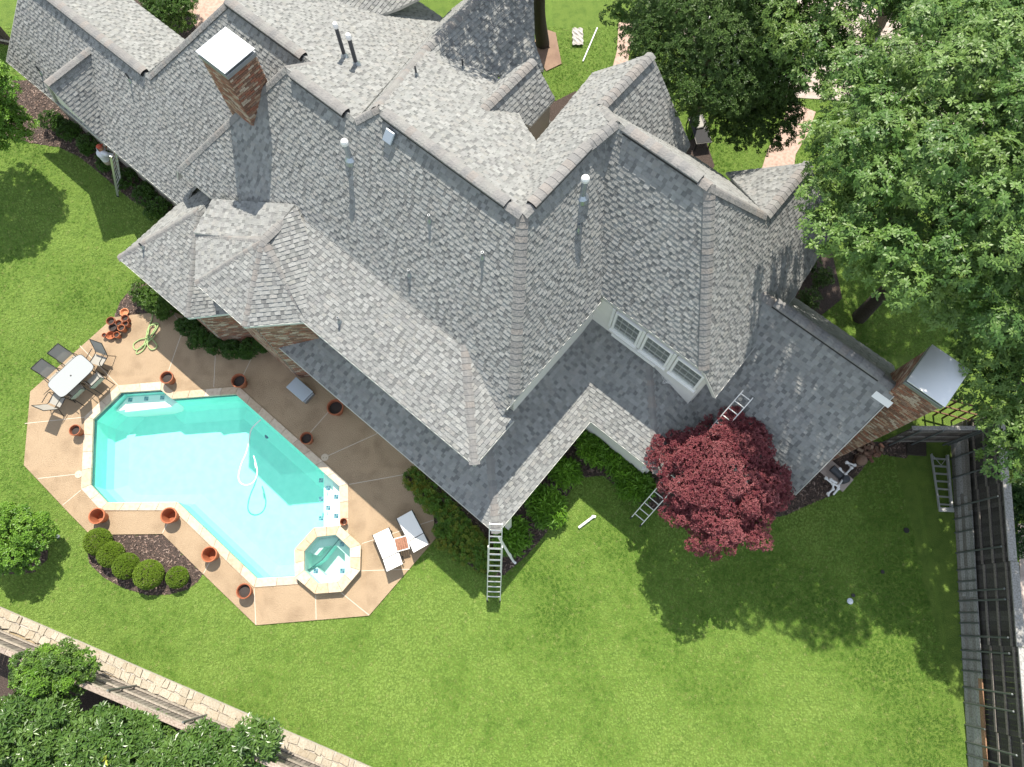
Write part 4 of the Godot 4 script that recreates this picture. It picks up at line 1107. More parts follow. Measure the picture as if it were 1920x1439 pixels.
func shrub(called: String, label: String, foot: Vector3, clumps: Array, leaf: Mesh, m: Material, dens: float, pal: Array, group := "", down := -0.45) -> Node3D:
	var t := thing(called, label, "shrub", Vector3.ZERO, 0, group)
	var b := MB.new()
	for i in 4:
		var c: Vector3 = clumps[i % clumps.size()][0]
		b.tube([foot + Vector3(rng.randf_range(-0.06, 0.06), -0.1, rng.randf_range(-0.06, 0.06)), foot.lerp(c, 0.5), foot.lerp(c, 0.95)], [0.03, 0.022, 0.008], 5)
	put(b, "stem", M.bark, t)
	foliage(t, leaf, m, clumps, dens, pal, "foliage", down)
	return t

func build_plants() -> void:
	var oak_leaf := rosette(10, 0.125, 0.02, 0.8, 3, true)
	var small_leaf := rosette(9, 0.085, 0.018, 0.9, 4)
	var gloss_leaf := rosette(9, 0.17, 0.028, 0.8, 5)
	var maple_leaf := rosette(9, 0.052, 0.013, 1.0, 6)
	var fern_leaf := rosette(8, 0.24, 0.022, 0.7, 7)
	var box_leaf := rosette(8, 0.035, 0.011, 1.0, 8)
	# oaks to the north-east
	var c := clump_cloud(Vector3(10.133, 10.300, -9.672), Vector3(3.3, 2.2, 3.9), 130, 0.34, 0.66, -0.3, 0.56) + clump_cloud(Vector3(11.344, 8.600, -10.635), Vector3(3.4, 0.9, 3.9), 70, 0.5, 0.8, -0.3, 0.5)
	tree("oak_tree", "great spreading oak with bright lobed leaves over the garden corner", Vector3(12.792, 0.000, -10.533), Vector3(12.781, 3.000, -10.663), 0.24, c, oak_leaf, M.leaf, 42, OAK, 14, "tall trees round the front yard")
	c = clump_cloud(Vector3(11.666, 8.500, -16.077), Vector3(5.4, 2.0, 2.9), 130, 0.42, 0.8, -0.3, 0.54)
	tree("oak_tree", "oak with bright leaves standing over the pale driveway", Vector3(15.461, 0.000, -23.734), Vector3(13.423, 4.000, -20.745), 0.22, c, oak_leaf, M.leaf, 40, OAK, 9, "tall trees round the front yard")
	c = clump_cloud(Vector3(14.437, 6.600, -6.188), Vector3(2.5, 1.7, 3.6), 80, 0.5, 0.9)
	tree("oak_tree", "oak reaching over the tall wooden fence from the next garden", Vector3(18.075, 0.000, -6.360), Vector3(15.912, 3.500, -6.096), 0.2, c, oak_leaf, M.leaf, 38, OAK, 9, "tall trees round the front yard")
	c = clump_cloud(Vector3(6.385, 7.000, -16.208), Vector3(2.7, 1.5, 2.3), 100, 0.4, 0.75, -0.35, 0.48)
	c += clump_cloud(Vector3(7.498, 5.600, -14.942), Vector3(1.4, 0.9, 1.1), 32, 0.35, 0.6)
	tree("live_oak_tree", "dark live oak with small leaves over the front lawn", Vector3(7.455, 0.000, -19.489), Vector3(6.782, 3.000, -18.570), 0.18, c, small_leaf, M.leaf, 75, LIVE, 10)
	c = clump_cloud(Vector3(1.2, 10.2, -20.4), Vector3(3.4, 1.5, 2.6), 70, 0.5, 0.9)
	tree("live_oak_tree", "dark trunked oak beside the brown board behind the north gable", Vector3(1.287, 0.000, -23.051), Vector3(1.002, 4.200, -21.766), 0.26, c, small_leaf, M.leaf, 40, LIVE, 8)
	c = clump_cloud(Vector3(4.238, 5.500, -18.851), Vector3(0.9, 0.6, 0.8), 14, 0.3, 0.5)
	tree("young_tree", "slim young tree with fine leaves over the brick path", Vector3(5.764, 0.000, -23.164), Vector3(5.157, 2.400, -21.361), 0.08, c, small_leaf, M.leaf, 60, OAK, 5)
	c = clump_cloud(Vector3(-19.111, 3.900, -17.434), Vector3(1.7, 1.2, 1.6), 46, 0.35, 0.6) + clump_cloud(Vector3(-18.403, 2.600, -16.914), Vector3(0.8, 0.6, 0.8), 16, 0.3, 0.45)
	tree("leafy_tree", "light green tree leaning over the corner of the west wing", Vector3(-21.951, 0.000, -18.582), Vector3(-20.448, 1.800, -17.786), 0.13, c, rosette(9, 0.12, 0.026, 0.8, 14), M.leaf, 42, FRESH, 8)
	# the red maple
	var mc := clump_cloud(Vector3(6.023, 3.600, -3.731), Vector3(1.45, 0.9, 1.45), 80, 0.2, 0.38, -0.3, 0.46)
	for i in 28:
		var a := TAU * i / 28.0 + rng.randf_range(-0.2, 0.2)
		var el := rng.randf_range(-0.35, 0.9)
		var at := Vector3(6.082, 3.400, -3.768) + Vector3(cos(a) * cos(el) * 1.75, sin(el) * 1.0, sin(a) * cos(el) * 1.75) * rng.randf_range(0.75, 1.12)
		mc += clump_cloud(at, Vector3(0.5, 0.2, 0.5), 8, 0.14, 0.26, -1.0, 0.5)
	tree("red_maple_tree", "round red-leaved maple growing beside the east wing roof", Vector3(6.224, 0.000, -3.184), Vector3(6.250, 1.500, -3.520), 0.09, mc, maple_leaf, M.leaf_red, 240, RED, 16)
	# shrubs
	shrub("leafy_shrub", "loose bright green shrub in the bed by the west lawn edge", Vector3(-16.459, 0.000, -1.997), clump_cloud(Vector3(-15.756, 1.100, -2.367), Vector3(0.95, 0.75, 1.0), 26, 0.25, 0.42), rosette(9, 0.10, 0.026, 0.8, 15), M.leaf, 90, FRESH)
	shrub("leafy_shrub", "fine-leaved shrub growing through the slatted fence", Vector3(-14.709, -0.500, 1.632), clump_cloud(Vector3(-13.382, 1.700, 1.514), Vector3(1.1, 0.6, 0.6), 26, 0.25, 0.4), rosette(9, 0.10, 0.024, 0.8, 15), M.leaf, 85, LIVE + FRESH)
	var dark := [["tallest dark glossy shrub beyond the slatted fence", Vector3(-13.878, 1.800, 3.229), Vector3(1.7, 0.9, 1.05)], ["wide dark glossy shrub pressed against the slatted fence", Vector3(-11.258, 1.800, 3.541), Vector3(1.6, 0.85, 0.85)], ["dark glossy shrub at the end of the row past the slatted fence", Vector3(-8.920, 1.700, 3.921), Vector3(1.3, 0.75, 0.65)], ["small pointed dark shrub poking over the stone edging", Vector3(-7.273, 1.700, 3.244), Vector3(0.4, 0.5, 0.35)]]
	for i in 4:
		var cl := clump_cloud(dark[i][1], dark[i][2], 55 if i < 3 else 6, 0.26, 0.46, -0.35, 0.46)
		var s := shrub("glossy_shrub", dark[i][0], Vector3(dark[i][1].x, -0.5, dark[i][1].z), cl, gloss_leaf, M.leaf_gloss, 62, GLOSSY, "dark shrubs past the slatted fence")
		if i < 3:
			var tips := []
			for k in 3:
				var q: Array = cl[rng.randi() % cl.size()]
				tips.append([q[0] + Vector3.UP * q[1] * 0.75, 0.09, 0.6])
			foliage(s, gloss_leaf, M.leaf, tips, 40, [Color(0.42, 0.48, 0.05), Color(0.5, 0.5, 0.1)], "new_shoots")
	shrub("flowering_shrub", "rounded shrub with white blossoms by the brick-coloured drive", Vector3(-14.727, 0.000, -24.894), clump_cloud(Vector3(-14.192, 1.000, -24.082), Vector3(0.95, 0.8, 0.95), 24, 0.3, 0.45), small_leaf, M.leaf, 110, LIVE + OAK)
	# five clipped balls
	var balls := [["clipped green ball shrub nearest the patio edge in the crescent bed", 183, 1013], ["", 207, 1037], ["", 236, 1059], ["", 277, 1075], ["", 332, 1081]]
	var where := [Vector3(-13.553, 0.350, -2.376), Vector3(-13.062, 0.350, -1.968), Vector3(-12.496, 0.350, -1.598), Vector3(-11.713, 0.380, -1.329), Vector3(-10.810, 0.300, -1.250)]
	var names := ["clipped ball shrub touching the patio corner in the mulched bed", "second clipped ball shrub from the patio corner", "middle one of five clipped ball shrubs", "largest clipped ball shrub in the mulched bed", "smallest clipped ball shrub standing apart from the row"]
	for i in 5:
		var r: float = [0.43, 0.41, 0.41, 0.46, 0.34][i]
		var t := thing("ball_shrub", names[i], "shrub", Vector3.ZERO, 0, "clipped balls in the mulched bed")
		var st := MB.new(); st.tube([Vector3(where[i].x, -0.05, where[i].z), where[i]], [0.03, 0.03], 6); put(st, "stem", M.bark, t)
		foliage(t, box_leaf, M.leaf, [[where[i], r, 0.86]], 1500, [Color(0.14, 0.22, 0.022), Color(0.17, 0.26, 0.03), Color(0.11, 0.185, 0.018)], "foliage", -0.6, 0.0, 0.95)
	# hedge round the bay, bush by the pots, dark hedge under the west wing
	hedge("bay_hedge", "dense dark green hedge curving round the bay wall", [Vector3(-11.701, 0.350, -10.003), Vector3(-11.198, 0.350, -9.568), Vector3(-10.640, 0.350, -9.260), Vector3(-9.993, 0.350, -9.117), Vector3(-9.372, 0.350, -9.178), Vector3(-8.897, 0.350, -9.363)], 0.36, small_leaf, [Color(0.03, 0.075, 0.01), Color(0.045, 0.105, 0.014)], 150)
	hedge("corner_bush", "rounded dark bush at the corner of the low bay roof", [Vector3(-13.442, 0.450, -11.310), Vector3(-12.985, 0.500, -11.030), Vector3(-12.708, 0.400, -10.822)], 0.5, small_leaf, [Color(0.05, 0.10, 0.014), Color(0.07, 0.14, 0.02)], 130)
	hedge("wing_hedge", "long shaded hedge under the eave of the west wing", [Vector3(-18.435, 0.400, -18.908), Vector3(-17.589, 0.400, -18.399), Vector3(-16.729, 0.400, -17.771), Vector3(-15.846, 0.400, -16.955), Vector3(-14.983, 0.400, -16.177), Vector3(-14.143, 0.400, -15.461), Vector3(-13.437, 0.400, -14.873)], 0.42, small_leaf, [Color(0.035, 0.085, 0.01), Color(0.05, 0.11, 0.014)], 110)
	hedge("flowering_hedge", "low green hedge with yellowish flowers below the south-west eave", [Vector3(-3.235, 0.300, -4.462), Vector3(-2.857, 0.300, -3.975), Vector3(-2.398, 0.300, -3.566), Vector3(-2.032, 0.300, -3.179), Vector3(-1.723, 0.300, -2.795), Vector3(-1.365, 0.300, -2.450), Vector3(-1.044, 0.300, -2.057), Vector3(-0.781, 0.250, -1.722), Vector3(-2.110, 0.250, -2.662), Vector3(-1.570, 0.250, -2.061)], 0.42, small_leaf, [Color(0.07, 0.15, 0.018), Color(0.10, 0.19, 0.022), Color(0.19, 0.2, 0.025)], 120)
	var fl := ["feathery green shrub by the ladder at the roof corner", "feathery green shrub halfway along the south-east eave", "feathery shrub next to the pebble patch and bent pipe", "feathery shrub in the inner corner of the lower roof", "feathery shrub below the wall lamp under the eave", "feathery shrub at the lawn edge beside the leaning ladder"]
	var fs := [[Vector3(0.088, 0.300, -2.484), 0.5], [Vector3(1.096, 0.400, -3.516), 0.62], [Vector3(1.835, 0.350, -4.688), 0.45], [Vector3(2.899, 0.450, -5.530), 0.6], [Vector3(3.785, 0.400, -4.988), 0.5], [Vector3(4.109, 0.400, -4.317), 0.55]]
	for i in 6:
		shrub("feathery_shrub", fl[i], Vector3(fs[i][0].x, 0, fs[i][0].z), clump_cloud(fs[i][0], Vector3(fs[i][1], 0.3, fs[i][1]) * 0.8, 11, 0.2, 0.32), fern_leaf, M.leaf, 75, FERN, "feathery shrubs in the south bed")
	hedge("ground_bushes", "dark low bushes growing against the east gable wall", [Vector3(11.147, 0.300, -12.652), Vector3(11.553, 0.300, -11.991), Vector3(10.945, 0.300, -11.124)], 0.4, small_leaf, LIVE, 60)
	hedge("ivy_bank", "dark ivy bank beyond the tall wooden fence", [Vector3(17.022, 0.800, -6.148), Vector3(17.132, 0.800, -5.048), Vector3(17.023, 0.800, -3.804), Vector3(16.660, 0.800, -2.601)], 0.7, small_leaf, [Color(0.02, 0.055, 0.012), Color(0.03, 0.08, 0.018)], 70)
	hedge("fence_shrub", "bright shrub peeping over the fence top near the pale paving", [Vector3(15.314, 1.600, 1.200), Vector3(15.225, 1.600, 1.925)], 0.4, oak_leaf, FRESH, 22)
	print("leaf clusters ", leaf_total)

func hedge(called: String, label: String, pts: Array, r: float, leaf: Mesh, pal: Array, dens: float) -> void:
	var t := thing(called, label, "hedge")
	var cl := []
	var b := MB.new()
	for p: Vector3 in pts:
		cl.append([p, r, 0.85])
		for k in 3:
			cl.append([p + Vector3(rng.randf_range(-1, 1), rng.randf_range(-0.2, 0.25), rng.randf_range(-1, 1)) * r * 0.75, r * rng.randf_range(0.45, 0.65), 0.85])
		b.tube([Vector3(p.x, -0.05, p.z), p], [0.03, 0.02], 5)
	put(b, "stem", M.bark, t)
	foliage(t, leaf, M.leaf, cl, dens, pal, "foliage", -0.5, 0.1)

# ---------------------------------------------------------------- furniture and loose things
func pot(label: String, rim: Vector3, r: float, h: float, tone := Vector3(0.40, 0.135, 0.06), filled := true, group := "terracotta pots round the pool") -> void:
	var t := thing("terracotta_pot", label, "pot", Vector3(rim.x, 0.03, rim.z), 0, group)
	var b := MB.new(); b.col = vc(tone)
	b.lathe(Vector3.ZERO, [Vector2(0.001, 0), Vector2(r * 0.62, 0), Vector2(r * 0.86, h * 0.78), Vector2(r * 0.9, h * 0.78)], 24)
	put(b, "body", M.terracotta, t)
	var k := MB.new(); k.col = vc(tone, 1.1)
	k.lathe(Vector3.ZERO, [Vector2(r * 0.86, h * 0.77), Vector2(r * 0.97, h * 0.78), Vector2(r, h * 0.98), Vector2(r * 0.97, h), Vector2(r * 0.86, h), Vector2(r * 0.84, h * 0.96), Vector2(r * 0.78, h * 0.5)], 24)
	put(k, "rim", M.terracotta, t)
	var s := MB.new(); s.col = vc(tone, 0.9)
	s.lathe(Vector3.ZERO, [Vector2(r * 0.80, h * 0.66), Vector2(r * 0.4, h * 0.70), Vector2(0.001, h * 0.71)] if filled else [Vector2(r * 0.82, h * 0.72), Vector2(r * 0.6, h * 0.1), Vector2(0.001, h * 0.1)], 18)
	put(s, "soil" if filled else "inside", M.potting_soil if filled else M.terracotta, t)

func chair(label: String, at: Vector3, turn: float) -> void:
	var t := thing("patio_chair", label, "chair", at, turn, "sling chairs round the patio table")
	var f := MB.new()
	for s in [-1.0, 1.0]:
		var x: float = s * 0.26
		var side := MB.new()
		side.tube(smooth([Vector3(x, 0.01, 0.26), Vector3(x, 0.38, 0.25), Vector3(x, 0.60, 0.20), Vector3(x, 0.63, 0.05), Vector3(x, 0.62, -0.22)], 3), [0.014], 7)
		put(side, "arm", M.dark_metal, t)
		var leg := MB.new(); leg.tube([Vector3(x, 0.01, -0.34), Vector3(x, 0.40, -0.2)], [0.014], 7); put(leg, "leg", M.dark_metal, t)
		var bk := MB.new(); bk.tube(smooth([Vector3(x * 0.92, 0.40, 0.24), Vector3(x * 0.92, 0.37, -0.1), Vector3(x * 0.92, 0.42, -0.2), Vector3(x * 0.92, 0.70, -0.32), Vector3(x * 0.92, 1.0, -0.44)], 3), [0.014], 7); put(bk, "rail", M.dark_metal, t)
	var top := MB.new(); top.tube([Vector3(-0.24, 1.0, -0.44), Vector3(0.24, 1.0, -0.44)], [0.016], 7); put(top, "top_rail", M.dark_metal, t)
	var seat := MB.new()
	seat.quad(Vector3(-0.235, 0.405, 0.24), Vector3(0.235, 0.405, 0.24), Vector3(0.235, 0.37, -0.12), Vector3(-0.235, 0.37, -0.12), Vector3.UP)
	seat.quad(Vector3(-0.235, 0.400, 0.24), Vector3(0.235, 0.400, 0.24), Vector3(0.235, 0.365, -0.12), Vector3(-0.235, 0.365, -0.12), Vector3.DOWN)
	put(seat, "seat", M.sling_grey, t)
	var back := MB.new()
	for k in [0.0, -0.006]:
		back.quad(Vector3(-0.235, 0.42 + k, -0.19), Vector3(0.235, 0.42 + k, -0.19), Vector3(0.235, 0.70, -0.32 + k), Vector3(-0.235, 0.70, -0.32 + k))
		back.quad(Vector3(-0.235, 0.70, -0.32 + k), Vector3(0.235, 0.70, -0.32 + k), Vector3(0.235, 0.99, -0.435 + k), Vector3(-0.235, 0.99, -0.435 + k))
	put(back, "backrest", M.sling_grey, t)

func lounger(label: String, head: Vector3, foot: Vector3, lift: float) -> void:
	var d := foot - head; d.y = 0
	var ln := d.length()
	var t := thing("sun_lounger", label, "sun lounger", Vector3(head.x, 0.03, head.z), atan2(d.x, d.z), "sun loungers by the spa")
	var hw := 0.29
	var pts := [[Vector3(0, 0.34, 0.02), Vector3(0, 0.34, ln * 0.66)], [Vector3(0, 0.34, ln * 0.68), Vector3(0, 0.34 + lift, ln)]]
	for i in 2:
		var p := MB.new()
		var a: Vector3 = pts[i][0]; var b: Vector3 = pts[i][1]
		p.beam(a, b, hw * 2 - 0.03, 0.02, Vector3.UP, 0.005)
		put(p, "seat_panel" if i == 0 else "back_panel", M.sling_white, t)
	for s in [-1.0, 1.0]:
		var r := MB.new(); r.beam(Vector3(s * hw, 0.31, 0), Vector3(s * hw, 0.31, ln * 0.9), 0.03, 0.06, Vector3.UP, 0.006); put(r, "side_rail", M.dark_metal, t)
		for z in [0.12, ln * 0.78]:
			var l := MB.new(); l.beam(Vector3(s * hw, 0, z), Vector3(s * hw, 0.29, z), 0.03, 0.04, Vector3.RIGHT); put(l, "leg", M.dark_metal, t)
	var c := MB.new(); c.beam(Vector3(-hw, 0.335, ln * 0.67), Vector3(hw, 0.335, ln * 0.67), 0.02, 0.03); put(c, "cross_bar", M.dark_metal, t)
	for s in [-1.0, 1.0]:
		var h := MB.new(); h.tube([Vector3(s * hw, 0.3, ln * 0.70), Vector3(s * (hw + 0.02), 0.18, ln * 0.85), Vector3(s * hw, 0.02, ln * 0.92)], [0.013], 6); put(h, "back_stay", M.dark_metal, t)

func ladder(label: String, foot: Vector3, top: Vector3, width: float, m: Material, across := Vector3.ZERO, double := true) -> Node3D:
	var t := thing("extension_ladder", label, "ladder")
	var d := (top - foot).normalized()
	var x := across.normalized() if across != Vector3.ZERO else d.cross(Vector3.UP).normalized()
	var nrm := x.cross(d).normalized()
	var ln := foot.distance_to(top)
	for s in [-1.0, 1.0]:
		var b := MB.new(); b.beam(foot + x * s * width / 2, foot + x * s * width / 2 + d * ln * (0.72 if double else 1.0), 0.026, 0.075, nrm); put(b, "rail", m, t)
		if double:
			b = MB.new(); b.beam(foot + x * s * (width / 2 - 0.03) + d * ln * 0.42 + nrm * 0.05, top + x * s * (width / 2 - 0.03) + nrm * 0.05, 0.026, 0.07, nrm); put(b, "fly_rail", m, t)
		var f := MB.new(); f.beam(foot + x * s * width / 2 - d * 0.02, foot + x * s * width / 2 + d * 0.08, 0.04, 0.1, nrm); put(f, "foot_pad", M.rubber, t)
	var k := 0.25
	while k < ln - 0.08:
		if k < ln * 0.72 or not double:
			var b := MB.new(); b.tube([foot + d * k - x * (width / 2 - 0.01), foot + d * k + x * (width / 2 - 0.01)], [0.018], 8); put(b, "rung", m, t)
		if double and k > ln * 0.42:
			var b := MB.new(); b.tube([foot + d * (k + 0.1) - x * (width / 2 - 0.04) + nrm * 0.05, foot + d * (k + 0.1) + x * (width / 2 - 0.04) + nrm * 0.05], [0.018], 8); put(b, "rung", m, t)
		k += 0.3
	return t

func build_furniture() -> void:
	# patio table
	var e0 := Vector3(-15.765, 0.720, -7.410); var e1 := Vector3(-14.865, 0.720, -8.518)
	var ctr := Vector3(-15.310, 0.720, -7.984)
	var ax := (e1 - e0); ax.y = 0; ax = ax.normalized()
	var sd := Vector3(-ax.z, 0, ax.x)
	var base := Vector3(ctr.x, 0.03, ctr.z)
	var turn := atan2(-ax.z, ax.x)
	var t := thing("patio_table", "long frosted glass patio table with a dark metal frame", "table", base, turn)
	var top := PackedVector2Array()
	for k in 48:
		var a := TAU * k / 48
		var cc := cos(a); var ss := sin(a)
		top.append(Vector2(signf(cc) * pow(absf(cc), 0.28) * 0.75, signf(ss) * pow(absf(ss), 0.28) * 0.43 * (1.0 - 0.06 * cc * cc)))
	var b := MB.new(); b.slab(top, 0.695, 0.705); put(b, "table_top", M.frosted_glass, t)
	b = MB.new()
	var edge := []
	for p in top: edge.append(Vector3(p.x, 0.695, p.y))
	edge.append(edge[0]); b.tube(edge, [0.014], 6, false); put(b, "rim", M.dark_metal, t)
	for sx in [-1.0, 1.0]:
		for sz in [-1.0, 1.0]:
			b = MB.new(); b.tube(smooth([Vector3(sx * 0.62, 0.69, sz * 0.34), Vector3(sx * 0.56, 0.4, sz * 0.28), Vector3(sx * 0.66, 0.0, sz * 0.4)], 3), [0.018], 7); put(b, "leg", M.dark_metal, t)
	b = MB.new(); b.lathe(Vector3.ZERO, [Vector2(0.03, 0.7055), Vector2(0.028, 0.712), Vector2(0.001, 0.7122)], 12); put(b, "umbrella_hole", M.dark_metal, t)
	var out := [[-0.42, -0.62, "sling chair on the grass side, beside the end chair of the table"], [0.30, -0.62, "sling chair on the grass side, nearer the pile of pots"], [-0.28, 0.40, "sling chair pushed far under the glass table"], [0.40, 0.62, "sling chair between the glass table and the pool"]]
	for o in out:
		var p: Vector3 = base + ax * o[0] + sd * o[1]
		var fd: Vector3 = -sd * signf(o[1])
		chair(o[2], p, atan2(fd.x, fd.z))
	chair("sling chair at the table end by the pile of pots", base + ax * 1.0 + sd * 0.05, atan2(-ax.x, -ax.z) + 0.35)
	chair("sling chair at the table end away from the pots", base - ax * 1.0 + sd * 0.12, atan2(ax.x, ax.z) + 0.3)
	# pots round the pool
	var ring := [[Vector3(-12.136, 0.420, -8.028), 0.235, "soil-filled terracotta pot at the notch in the pool coping"], [Vector3(-9.581, 0.450, -7.899), 0.26, "soil-filled terracotta pot at the corner of the pool by the hedge"], [Vector3(-6.111, 0.500, -6.912), 0.29, "largest terracotta pot, close under the lower eave"], [Vector3(-7.029, 0.420, -5.835), 0.22, "terracotta pot on the long house side of the pool"], [Vector3(-15.012, 0.380, -6.127), 0.2, "small terracotta pot between the glass table and the pool"], [Vector3(-13.683, 0.450, -3.193), 0.27, "empty terracotta pot next to the ball shrubs"], [Vector3(-11.314, 0.450, -3.211), 0.27, "empty terracotta pot at the tip of the mulched bed"], [Vector3(-9.811, 0.450, -1.960), 0.255, "empty terracotta pot beside the slanting pool edge"], [Vector3(-8.564, 0.420, -0.816), 0.245, "soil-filled terracotta pot at the outer corner of the patio"], [Vector3(-5.576, 0.280, -3.024), 0.125, "little terracotta pot standing on the coping by the spa"]]
	for i in ring.size():
		pot(ring[i][2], ring[i][0], ring[i][1], ring[i][0].y, Vector3(0.42, 0.14, 0.065) if i in [5, 6, 7] else Vector3(0.33, 0.11, 0.05), not i in [5, 6, 7, 9])
	var pile := [[Vector3(-14.233, 0.100, -10.660), 0.16, 0.10, "pale orange saucer at the top of the pot pile", Vector3(0.62, 0.27, 0.13), false], [Vector3(-14.055, 0.300, -10.339), 0.14, 0.3, "soil-filled pot just below the pale orange saucer", Vector3(0.3, 0.1, 0.05), true], [Vector3(-14.534, 0.340, -10.216), 0.16, 0.34, "dark pot leaning on the lawn edge of the pile", Vector3(0.28, 0.09, 0.045), true], [Vector3(-14.266, 0.280, -10.158), 0.125, 0.28, "small pot in the middle of the pile", Vector3(0.36, 0.12, 0.055), true], [Vector3(-14.011, 0.280, -10.137), 0.115, 0.28, "small pot on the house side of the pile", Vector3(0.3, 0.1, 0.05), true], [Vector3(-14.425, 0.320, -9.974), 0.15, 0.32, "dark-glazed pot full of roots in the pile", Vector3(0.09, 0.06, 0.05), true], [Vector3(-14.125, 0.300, -9.962), 0.135, 0.3, "reddish pot near the foot of the pile", Vector3(0.42, 0.15, 0.07), true], [Vector3(-14.764, 0.180, -9.720), 0.085, 0.18, "tiniest pot at the near end of the pile", Vector3(0.38, 0.11, 0.055), true], [Vector3(-14.556, 0.140, -9.736), 0.165, 0.14, "broad shallow bowl at the near end of the pile", Vector3(0.48, 0.17, 0.08), false], [Vector3(-14.287, 0.240, -9.716), 0.12, 0.24, "small pot touching the broad shallow bowl", Vector3(0.46, 0.15, 0.07), true]]
	for p in pile: pot(p[3], p[0], p[1], p[2], p[4], p[5], "pile of pots by the lawn")
	# loungers and side table
	lounger("white sun lounger standing in the sun next to the spa", Vector3(-4.319, 0.400, -2.715), Vector3(-3.751, 0.400, -1.527), 0.24)
	lounger("white sun lounger in the shade next to the flowering hedge", Vector3(-3.577, 0.400, -3.270), Vector3(-2.932, 0.400, -2.133), 0.24)
	var q := Vector3(-3.597, 0.420, -2.301)
	var st := thing("side_table", "small side table with reddish slats between the two loungers", "table", Vector3(q.x, 0.03, q.z), 0.26)
	for k in 5:
		b = MB.new(); b.box(Vector3(-0.15 + k * 0.075, 0.38, 0), Vector3(0.033, 0.012, 0.19), Basis(), 0.003); put(b, "slat", M.red_wood, st)
	for r in [[Vector3(-0.21, 0.38, 0), Vector3(0.016, 0.022, 0.225)], [Vector3(0.21, 0.38, 0), Vector3(0.016, 0.022, 0.225)], [Vector3(0, 0.38, -0.21), Vector3(0.193, 0.022, 0.016)], [Vector3(0, 0.38, 0.21), Vector3(0.193, 0.022, 0.016)]]:
		b = MB.new(); b.box(r[0], r[1], Basis(), 0.003); put(b, "frame", M.alu_white, st)
	for sx in [-1.0, 1.0]:
		for sz in [-1.0, 1.0]:
			b = MB.new(); b.box(Vector3(sx * 0.2, 0.18, sz * 0.2), Vector3(0.014, 0.178, 0.014)); put(b, "leg", M.alu_white, st)
	# covered grey box by the wall
	q = Vector3(-7.417, 0.400, -7.582)
	var g := thing("storage_box", "low grey metal box standing near the lower eave", "box", Vector3(q.x, 0.03, q.z), -deg_to_rad(40))
	b = MB.new(); b.box(Vector3(0, 0.17, 0), Vector3(0.40, 0.168, 0.23), Basis(), 0.02); put(b, "body", M.lead, g)
	b = MB.new(); b.box(Vector3(-0.02, 0.36, 0), Vector3(0.42, 0.02, 0.25), Basis(), 0.01); put(b, "lid", M.galvanised, g)
	b = MB.new(); b.box(Vector3(0.43, 0.30, 0), Vector3(0.015, 0.03, 0.22), Basis(), 0.005); put(b, "handle", M.galvanised, g)
	# garden hose
	var hs := thing("garden_hose", "pale green garden hose in loose loops on the patio", "hose")
	var hp := [Vector3(-13.218, 0.060, -10.806), Vector3(-13.209, 0.060, -10.380), Vector3(-13.303, 0.050, -9.962), Vector3(-13.307, 0.060, -9.540), Vector3(-13.396, 0.070, -9.287), Vector3(-13.619, 0.060, -9.208), Vector3(-13.712, 0.060, -9.415), Vector3(-13.505, 0.070, -9.598), Vector3(-13.157, 0.100, -9.690), Vector3(-12.971, 0.100, -9.983), Vector3(-12.935, 0.090, -10.218), Vector3(-13.151, 0.110, -10.168), Vector3(-13.267, 0.120, -9.828), Vector3(-12.976, 0.100, -9.524), Vector3(-12.838, 0.080, -9.325), Vector3(-13.011, 0.080, -9.201), Vector3(-13.180, 0.120, -9.412), Vector3(-13.096, 0.130, -9.761), Vector3(-12.980, 0.120, -10.100), Vector3(-13.202, 0.140, -10.092), Vector3(-13.199, 0.140, -9.591), Vector3(-13.309, 0.070, -9.225), Vector3(-13.521, 0.050, -9.048), Vector3(-13.555, 0.060, -9.167), Vector3(-13.335, 0.100, -9.358), Vector3(-13.045, 0.140, -9.591), Vector3(-12.947, 0.120, -9.765)]
	b = MB.new(); b.tube(smooth(hp, 6), [0.021], 7); put(b, "hose_tube", M.hose_green, hs)
	b = MB.new(); b.tube([Vector3(-12.947, 0.120, -9.765), Vector3(-13.028, 0.100, -9.732)], [0.03, 0.024], 7); put(b, "nozzle", M.dark_metal, hs)
	# skimmer lids
	var lids := [["round cream skimmer lid west of the pool", Vector3(-14.805, 0.031, -4.659)], ["round cream skimmer lid on the house side of the pool", Vector3(-6.441, 0.031, -5.253)]]
	for l in lids:
		var o := thing("skimmer_lid", l[0], "lid", l[1])
		b = MB.new(); b.lathe(Vector3.ZERO, [Vector2(0.13, 0), Vector2(0.13, 0.012), Vector2(0.115, 0.016), Vector2(0.001, 0.016)], 22); put(b, "cover", M.lid_cream, o)
		for s in [-1.0, 1.0]:
			b = MB.new(); b.lathe(Vector3(s * 0.05, 0.0165, 0.02), [Vector2(0.014, 0), Vector2(0.001, 0.001)], 8); put(b, "finger_hole", M.dark_metal, o)
	# valve covers in the lawn
	var vc_ := [["pale round valve cover let into the shaded lawn", Vector3(10.939, 0.000, -0.516), 0.10, M.galvanised], ["dark sprinkler head beside the pale valve cover", Vector3(11.070, 0.000, -0.698), 0.06, M.dark_metal], ["dark sprinkler head in a bare patch of shaded lawn", Vector3(12.142, 0.000, -1.435), 0.06, M.dark_metal], ["dark drain in a bare patch near the stepladder", Vector3(13.163, 0.000, -2.778), 0.09, M.dark_metal], ["pale sprinkler cover on the lawn beside the loose shrub", Vector3(-15.113, 0.000, -2.568), 0.07, M.galvanised]]
	for l in vc_:
		var o := thing("lawn_cover", l[0], "cover", l[1])
		b = MB.new(); b.lathe(Vector3.ZERO, [Vector2(l[2], -0.02), Vector2(l[2], 0.02), Vector2(l[2] * 0.98, 0.024), Vector2(l[2] * 0.97, 0.0245), Vector2(0.001, 0.025)], 18); put(b, "lid", l[3], o)
